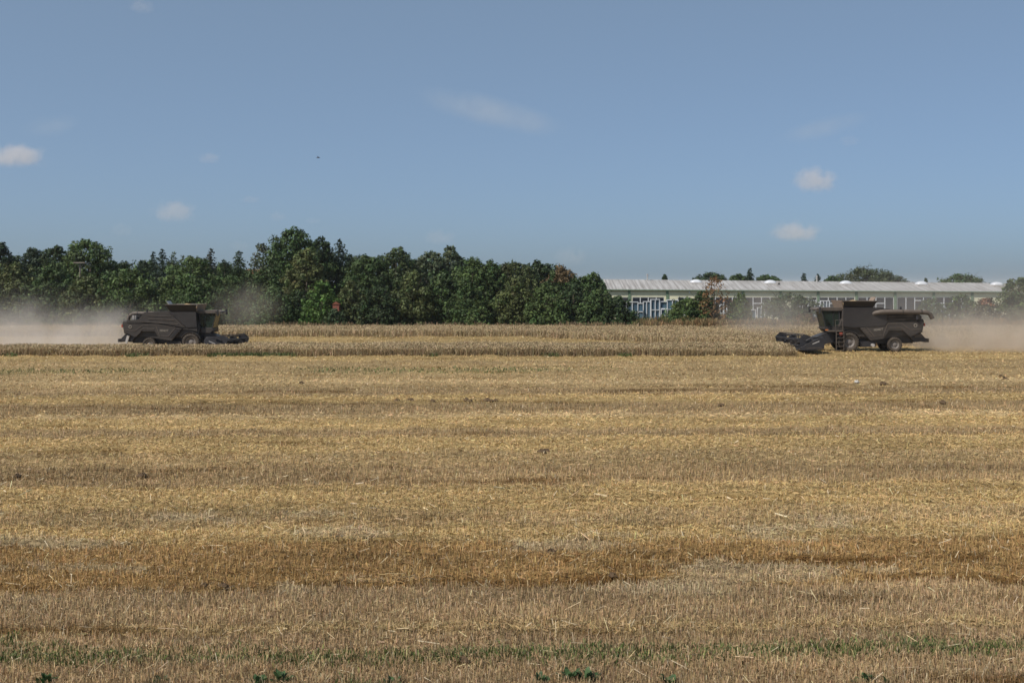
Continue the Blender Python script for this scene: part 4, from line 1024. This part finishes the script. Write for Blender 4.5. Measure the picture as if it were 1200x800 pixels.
    ag.tube([(-2.0, 1.45, 3.35), (-2.35, yA - .12, 3.5), (-2.7, yA, 3.56), (-3.5, yA, 3.57), (-6.3, yA, 3.56), (-6.75, yA, 3.52), (-7.05, yA, 3.36), (-7.24, yA, 2.98)],
            [.19, .2, .215, .215, .21, .21, .2, .19], 14)
    au = ag.build('unloading_auger', M['paint2'], o)
    q = MB()
    for x in (-4.6, -6.25): q.lathe_y([(0, 0)], 3) if False else q.tube([(x - .05, yA, 3.57), (x + .05, yA, 3.57)], .23, 14)
    q.build('collar', P_, au)
    MB().box(-6.0, -5.8, 1.35, 1.9, 2.9, 3.42).build('auger_rest', M['blacksteel'], o)
    # rear deck: exhaust box, railings, cooler screen
    q = MB()
    for x in (-6.1, -5.55, -5.0): q.tube([(x, -1.25, 3.0), (x, -1.25, 3.68)], .03, 6); q.tube([(x, 1.2, 3.0), (x, 1.2, 3.60)], .03, 6)
    q.tube([(-6.1, -1.25, 3.68), (-5.0, -1.25, 3.68)], .03, 6); q.tube([(-6.1, -1.25, 3.35), (-5.0, -1.25, 3.35)], .02, 6); q.tube([(-6.1, -1.25, 3.68), (-6.1, 1.2, 3.62)], .03, 6)
    q.build('deck_railing', M['blacksteel'], o)
    MB().box(-5.9, -5.35, -.8, .4, 2.97, 3.42).build('engine_box', M['tank'], o)
    MB().box(-5.82, -5.42, -1.15, -.85, 2.97, 3.45).build('tool_box', M['light_metal'], o)
    MB().tube([(-4.9, .5, 3.3), (-4.9, .5, 4.0)], .09, 8).build('exhaust', M['blacksteel'], o)
    # rear wall, lights, chopper and spreader
    MB().prism([(-6.72, 2.72), (-6.56, 1.75), (-6.25, 1.6), (-6.31, 2.9), (-6.62, 2.95)], -1.3, 1.3, .03).build('rear_hood', P_, o)
    for s in (-1, 1):
        MB().box(-6.80, -6.70, s * 1.2 - .12, s * 1.2 + .12, 2.30, 2.58).build('tail_light', M['red'], o)
    ch = MB().prism([(-6.45, 1.72), (-6.9, 1.25), (-6.95, .95), (-5.9, .85), (-5.4, 1.45), (-6.2, 1.75)], -1.05, 1.05, .03).build('straw_chopper', M['blacksteel'], o)
    q = MB()
    for k in range(6):
        y = -.85 + k * .34; q.box(-7.3, -6.88, y - .02, y + .02, .85, 1.15)
    q.box(-7.25, -6.9, -1.05, 1.05, 1.15, 1.18); q.build('deflector', M['tank'], ch)
    MB().prism([(-6.55, 1.62), (-6.7, 1.30), (-6.0, 1.30), (-5.85, 1.52)], 1.06, 1.12).build('chopper_guard', M['paint2'], ch)
    MB().prism([(-6.3, 1.55), (-6.5, .78), (-6.3, .75), (-6.05, 1.5)], -1.18, -1.08).build('chopper_guard', M['light_metal'], ch)
    MB().tube([(-2.1, 1.30, .62), (-2.1, 1.58, .62)], .15, 12).build('belt_pulley', M['light_metal'], o)
    # feeder house
    MB().prism([(1.0, 1.72), (1.0, .9), (3.2, .35), (3.2, 1.15), (1.5, 1.8)], -.75, .75, .03).build('feeder_house', M['blacksteel'], o)
    # header
    hd = empty('header', (0 if right_machine else -.9, 0, .14 if right_machine else .1)); hd.parent = o; HW = 4.6
    hd.rotation_euler = (R(1.3) if right_machine else R(-1.8), 0, 0)
    m = MB(); m.box(3.2, 3.3, -HW, HW, .28, .86); m.prism([(3.3, .28), (4.75, .12), (4.85, .16), (3.3, .36)], -HW, HW); m.box(3.14, 3.32, -HW, HW, .86, .95)
    m.build('header_table', M['blacksteel'], hd)
    a = MB(); a.tube([(3.75, -HW + .1, .62), (3.75, HW - .1, .62)], .2, 14)
    # auger flighting as a helix on each half
    for s in (-1, 1):
        pts = []
        for k in range(160):
            t = k / 159; th = t * 2 * math.pi * 8 * s; y = s * (HW - .15 - t * (HW - 1.0)); pts.append((th, y))
        vv = []; ff = []
        for (th, y) in pts:
            for rr_ in (.19, .33): vv.append((3.75 + math.cos(th) * rr_, y, .62 + math.sin(th) * rr_))
        for k in range(len(pts) - 1): ff.append((2 * k, 2 * k + 1, 2 * k + 3, 2 * k + 2))
        a.add(vv, ff)
    a.build('intake_auger', M['paint2'], hd)
    # reel: axle, six tine bars, end spiders
    rx_, rz_ = 4.62, .90; r = MB(); r.tube([(rx_, -HW + .2, rz_), (rx_, HW - .2, rz_)], .09, 10)
    for k in range(6):
        th = R(17) + k * math.pi / 3; bx, bz = rx_ + math.cos(th) * .58, rz_ + math.sin(th) * .58
        r.tube([(bx, -HW + .2, bz), (bx, HW - .2, bz)], .04, 6)
        for j in range(48):
            y = -HW + .3 + j * (2 * HW - .6) / 47; r.tube([(bx, y, bz), (bx - .03, y, bz - .20)], .008, 4, caps=False)
    r.build('reel', M['blacksteel'], hd)
    for y in (-HW + .22, -HW / 2, 0, HW / 2, HW - .22):
        sp = MB(); pr = [(rx_ + math.cos(R(17) + k * math.pi / 3) * .61, rz_ + math.sin(R(17) + k * math.pi / 3) * .61) for k in range(6)]
        if abs(y) > HW - .5: sp.prism(pr, y - .02, y + .02)
        else:
            for p in pr: sp.tube([(rx_, y, rz_), (p[0], y, p[1])], .03, 5)
        sp.build('reel_disc', M['blacksteel'], hd)
    for s in (-1, 1):
        MB().tube([(3.2, s * (HW - .05), 1.22), (4.1, s * (HW - .02), 1.22), (rx_, s * (HW - .1), rz_)], .06, 8).build('reel_arm', M['blacksteel'], hd)
        dv = MB().prism([(5.15, .10), (5.15, .34), (4.6, .66), (3.6, 1.14), (3.2, 1.20), (3.05, .9), (3.15, .22), (4.0, .12)], *((HW + .02, HW + .26) if s > 0 else (-HW - .26, -HW - .02)), .04).build('divider', M['blacksteel'], hd)
        MB().prism([(5.95, .06), (5.2, .36), (5.12, .12)], *((HW + .06, HW + .20) if s > 0 else (-HW - .20, -HW - .06))).build('divider_tip', M['blacksteel'], dv)
        yo = (HW + .262, HW + .275) if s > 0 else (-HW - .275, -HW - .262)
        MB().prism([(3.55, .86), (4.15, .62), (4.15, .68), (3.55, .93)], *yo).build('decal', M['light_metal'], dv)
        MB().prism([(3.3, .32), (4.6, .26), (4.6, .30), (3.3, .38)], *yo).build('edge_trim', M['paint2'], dv)
    # knife fingers
    kn = MB()
    for j in range(82):
        y = -HW + .1 + j * (2 * HW - .2) / 81; kn.add([(4.85, y - .03, .13), (4.85, y + .03, .13), (5.0, y, .12), (4.85, y, .17)], [(0, 2, 1), (0, 3, 2), (3, 1, 2), (0, 1, 3)])
    kn.build('cutter_bar', M['blacksteel'], hd)
    return o

harvester('combine_harvester', 'dusty dark combine harvester on the right, with ladder and folded pipe on its near side', (29.9, 102.35, .03), R(180), 1.0, True)
harvester('combine_harvester', 'dusty dark combine harvester on the left, driving right behind standing grain', (-29.0, 104.1, .0), 0, .93, False)

# ------------------------------------------------------------------ small things on the field
cl = None
rc = random.Random(5)
spots = [(466, 471), (481, 471), (507, 471.5), (547, 470), (552, 471), (571, 470.5), (575, 471), (581, 470.5), (635, 531), (640, 530), (718, 678), (333 + 20, 450), (1033, 450), (1035, 451), (1173, 442), (1178, 446),
         (20, 560), (168, 559), (165, 560), (735, 529), (610, 646), (645, 650), (542, 778), (1105, 473), (845, 476), (240, 689), (262, 690)]
for i, (px, py) in enumerate(spots):
    D = PD(py); loc_ = (PX(px, D), D, .07); s = .09 * (D / 30) ** .6 * rc.uniform(.8, 1.3)
    if cl is None:
        m = MB(); bmv = []; fs_ = []; seg, rg = 10, 6
        for a in range(rg + 1):
            ph = -math.pi / 2 + math.pi * a / rg
            for q in range(seg):
                th = 2 * math.pi * q / seg; k = 1 + rc.uniform(-.28, .28)
                bmv.append((1.5 * k * math.cos(ph) * math.cos(th), k * math.cos(ph) * math.sin(th), .75 * k * math.sin(ph)))
        for a in range(rg):
            for q in range(seg): q2 = (q + 1) % seg; fs_.append((a * seg + q, a * seg + q2, (a + 1) * seg + q2, (a + 1) * seg + q))
        cl = m.add(bmv, fs_).build('soil_clod', M['clod']); c = cl
    else: c = cl.copy(); C.objects.link(c)
    tag(c, 'small dark brown clod of soil lying on the cut stubble', 'clod', 'soil clods on the stubble'); c.location = loc_; c.scale = (s, s, s); c.rotation_euler = (0, 0, rc.uniform(0, 6))
# pale stone by the right rows
D = PD(449.5); st = cl.copy(); st.data = cl.data.copy(); st.data.materials[0] = M['stone']; st.name = 'stone'; C.objects.link(st)
st.location = (PX(1004, D), D, .12); st.scale = (.2, .15, .14); tag(st, 'single pale grey stone lying among the rows on the right', 'stone'); del st['group']

# broad leaved weeds at the lower edge
rl_ = np.random.default_rng(77)
def leafy(px, py, s, label, grp='broad leaved plants at the lower edge'):
    D = PD(py); n = 26; c = []
    Ps = []
    for k in range(n):
        a = rl_.uniform(0, 2 * math.pi); L_ = s * rl_.uniform(.5, 1.0); el = rl_.uniform(.3, 1.3); wd = L_ * .32
        d = np.array([math.cos(a) * math.cos(el), math.sin(a) * math.cos(el), math.sin(el)]); sd_ = np.array([-math.sin(a), math.cos(a), rl_.uniform(-.4, .4)])
        base = np.array([rl_.uniform(-.06, .06), rl_.uniform(-.06, .06), .02])
        b1, b2, b3 = base + d * L_ * .3, base + d * L_ * .7, base + d * L_ - np.array([0, 0, .12 * L_])
        Ps.append([base, b1 + sd_ * wd * .5, b2 + sd_ * wd * .45, b2 - sd_ * wd * .45]); Ps.append([b2 + sd_ * wd * .45, b3, b3, b2 - sd_ * wd * .45]); Ps.append([base, b2 - sd_ * wd * .45, b1 - sd_ * wd * .5, base])
        c += [np.array([.055, .10, .035]) * math.exp(rl_.normal(0, .25))] * 3
    o = quads_obj('leafy_plant', np.array(Ps), np.array(c), M['weed']); o.location = (PX(px, D), D, .0)
    tag(o, label, 'plant', grp)
leafy(52, 803, .26, 'small green broad leaved plant at the lower left corner')
leafy(187, 804, .24, 'single dark green leaf tuft right of the corner plant')
leafy(303, 803, .22, 'left one of the paired green plants at the lower edge')
leafy(330, 801, .28, 'right taller one of the paired green plants at the lower edge')
leafy(459, 806, .22, 'tiny green plant at the lower edge left of centre')
leafy(632, 803, .22, 'small green plant left of the central leafy clump')
leafy(665, 800, .30, 'leafy green clump at the lower edge, left half of the central pair')
leafy(686, 800, .30, 'leafy green clump at the lower edge, right half of the central pair')
leafy(785, 804, .22, 'small green plant right of the central leafy clumps')
leafy(1015, 802, .25, 'green broad leaved plant at the lower edge right of centre')
leafy(1040, 804, .22, 'low green plant beside the right of centre plant')
leafy(542, 774, .16, 'low green weed beside the dark hole in the near row')

# bird
m = MB(); m.tube([(-.22, 0, 0), (-.08, 0, .02), (.1, 0, .02), (.2, 0, 0)], [.01, .06, .05, .01], 6, True)
m.add([(-.05, .02, .03), (.08, .02, .03), (.02, .5, .12), (-.03, .5, .12)], [(0, 1, 2, 3)]); m.add([(-.05, -.02, .03), (.08, -.02, .03), (.02, -.5, .12), (-.03, -.5, .12)], [(3, 2, 1, 0)])
bd = m.build('bird', M['feather']); bd.location = (PX(373, 150), 150, PZ(185, 150)); bd.scale = (1.2, 1.2, 1.2); tag(bd, 'tiny dark bird flying high above the tree belt', 'bird')

# ------------------------------------------------------------------ dust raised by the machines
def vol_box(name, x0, x1, y0, y1, z0, z1, mt, label, cat, kind='stuff'):
    o = MB().box(-(x1 - x0) / 2, (x1 - x0) / 2, -(y1 - y0) / 2, (y1 - y0) / 2, -(z1 - z0) / 2, (z1 - z0) / 2).build(name, mt)
    o.location = ((x0 + x1) / 2, (y0 + y1) / 2, (z0 + z1) / 2); return tag(o, label, cat, kind=kind)
DC = (.80, .70, .60)
vol_box('dust', 26, 41, 96.5, 101.5, .05, 5.2, vol_mat('dust_side_a', (.80, .72, .64), .022, .5, (.3, .7), mode='ell', step=1, seed=19), 'thin dust hanging along the near side of the right harvester', 'dust')
vol_box('dust', 36.3, 66, 97.5, 111, .02, 7.2, vol_mat('dust_tail_a', (.87, .78, .67), .36, .42, (.34, .66), mode='plume+', step=.35), 'tan dust and chaff blown out behind the right harvester', 'dust')
vol_box('dust', -66, -35.0, 100, 112, .02, 7.0, vol_mat('dust_tail_b', (.90, .85, .80), .32, .38, (.32, .64), mode='plume-', step=.35, seed=4), 'pale dust trailing behind the left harvester', 'dust')
vol_box('dust', -31, -21.5, 106, 118, .4, 7.0, vol_mat('dust_front_b', (.80, .74, .66), .075, .45, (.3, .7), mode='ell', step=.8, seed=7), 'thin dust rising around the left harvester cab', 'dust')
vol_box('dust', 18.5, 31, 105, 120, .1, 6.0, vol_mat('dust_front_a', (.80, .73, .64), .07, .4, (.3, .7), mode='ell', step=.8, seed=9), 'thin dust drifting before the right harvester cab', 'dust')
vol_box('dust', 24, 75, 112, 146, .2, 13, vol_mat('dust_high', (.80, .74, .68), .030, .12, (.25, .7), mode='plume+', step=.5, seed=12), 'high thin dust veil hanging before the right part of the factory', 'dust')
vol_box('dust', -75, -36, 112, 142, .2, 9, vol_mat('dust_high_b', (.84, .79, .74), .026, .12, (.25, .7), mode='plume-', step=.5, seed=15), 'thin dust veil before the trees at the far left', 'dust')

# ------------------------------------------------------------------ clouds
CD = 5000.0
CL = [(16, 184, 42, 17, .05, 'white cloud cut by the left edge of the picture'),
      (245, 186, 17, 9, .022, 'small faint cloud above the slim spruces'),
      (204, 249, 30, 17, .03, 'pinkish puffy cloud above the left harvester'),
      (293, 234, 15, 6, .014, 'tiny flat cloud right of the pinkish puffy cloud'),
      (325, 254, 13, 8, .014, 'tiny faint cloud above the thin birch'),
      (367, 259, 12, 5, .010, 'faintest small cloud over the highest tree'),
      (166, 8, 18, 12, .018, 'small cloud at the top edge on the left'),
      (143, 270, 17, 11, .008, 'very faint cloud low over the tall sunlit maple'),
      (515, 279, 24, 12, .012, 'faint low cloud above the pale willows'),
      (668, 302, 26, 15, .010, 'faint low cloud beside the left end of the factory'),
      (955, 212, 31, 20, .055, 'brightest domed cloud high on the right'),
      (932, 273, 35, 15, .045, 'elongated bright cloud below the domed cloud'),
      (996, 166, 15, 9, .012, 'tiny faint cloud above the domed cloud'),
      (280, 289, 14, 8, .008, 'barely visible cloud just over the ragged pine')]
for i, (x, y, hw, hh_, dn, lb) in enumerate(CL):
    X, Z = PX(x, CD), PZ(y, CD); a, b_ = hw / F * CD * 1.25, hh_ / F * CD * 1.35
    mt = vol_mat('cloud_vapour', (1, .92, .89), dn * .10, 3.0 / a, (1.36, 1.85), mode='cloud', step=.4, seed=i * 3.3, aniso=.1)
    o = vol_box('cloud', X - a, X + a, CD - a * .8, CD + a * .8, Z - b_, Z + b_, mt, lb, 'cloud', kind='thing'); o['group'] = 'small fair weather clouds'
for (x, y, hw, hh_, dn, rot, lb) in [(575, 131, 110, 22, .0022, 14, 'long thin veil of high cloud across the middle of the sky'), (965, 150, 65, 16, .0012, -14, 'faint veil of cloud above the domed cloud'), (60, 148, 40, 10, .0010, -18, 'faint streak of high cloud at the left')]:
    X, Z = PX(x, CD), PZ(y, CD); a, b_ = hw / F * CD, hh_ / F * CD
    o = vol_box('cloud_veil', X - a, X + a, CD - 220, CD + 220, Z - b_, Z + b_, vol_mat('veil_vapour', (1, .98, .97), dn, .006, (.3, .7), mode='ell', step=.6, seed=x), lb, 'cloud', kind='thing')
    o.rotation_euler = (0, R(rot), 0)

# ------------------------------------------------------------------ summer haze between the camera and the far trees
hm = bpy.data.materials.new('haze_air'); hm.use_nodes = True; n = hm.node_tree; n.nodes.clear()
ho = n.nodes.new('ShaderNodeOutputMaterial'); pv = n.nodes.new('ShaderNodeVolumePrincipled'); pv.inputs['Color'].default_value = (.86, .91, 1, 1)
pv.inputs['Density'].default_value = HAZE; pv.inputs['Anisotropy'].default_value = .1; n.links.new(pv.outputs[0], ho.inputs['Volume'])
vol_box('haze', -6100, 6100, -320, 9100, -1.5, 24, hm, 'faint summer haze over the field', 'haze')
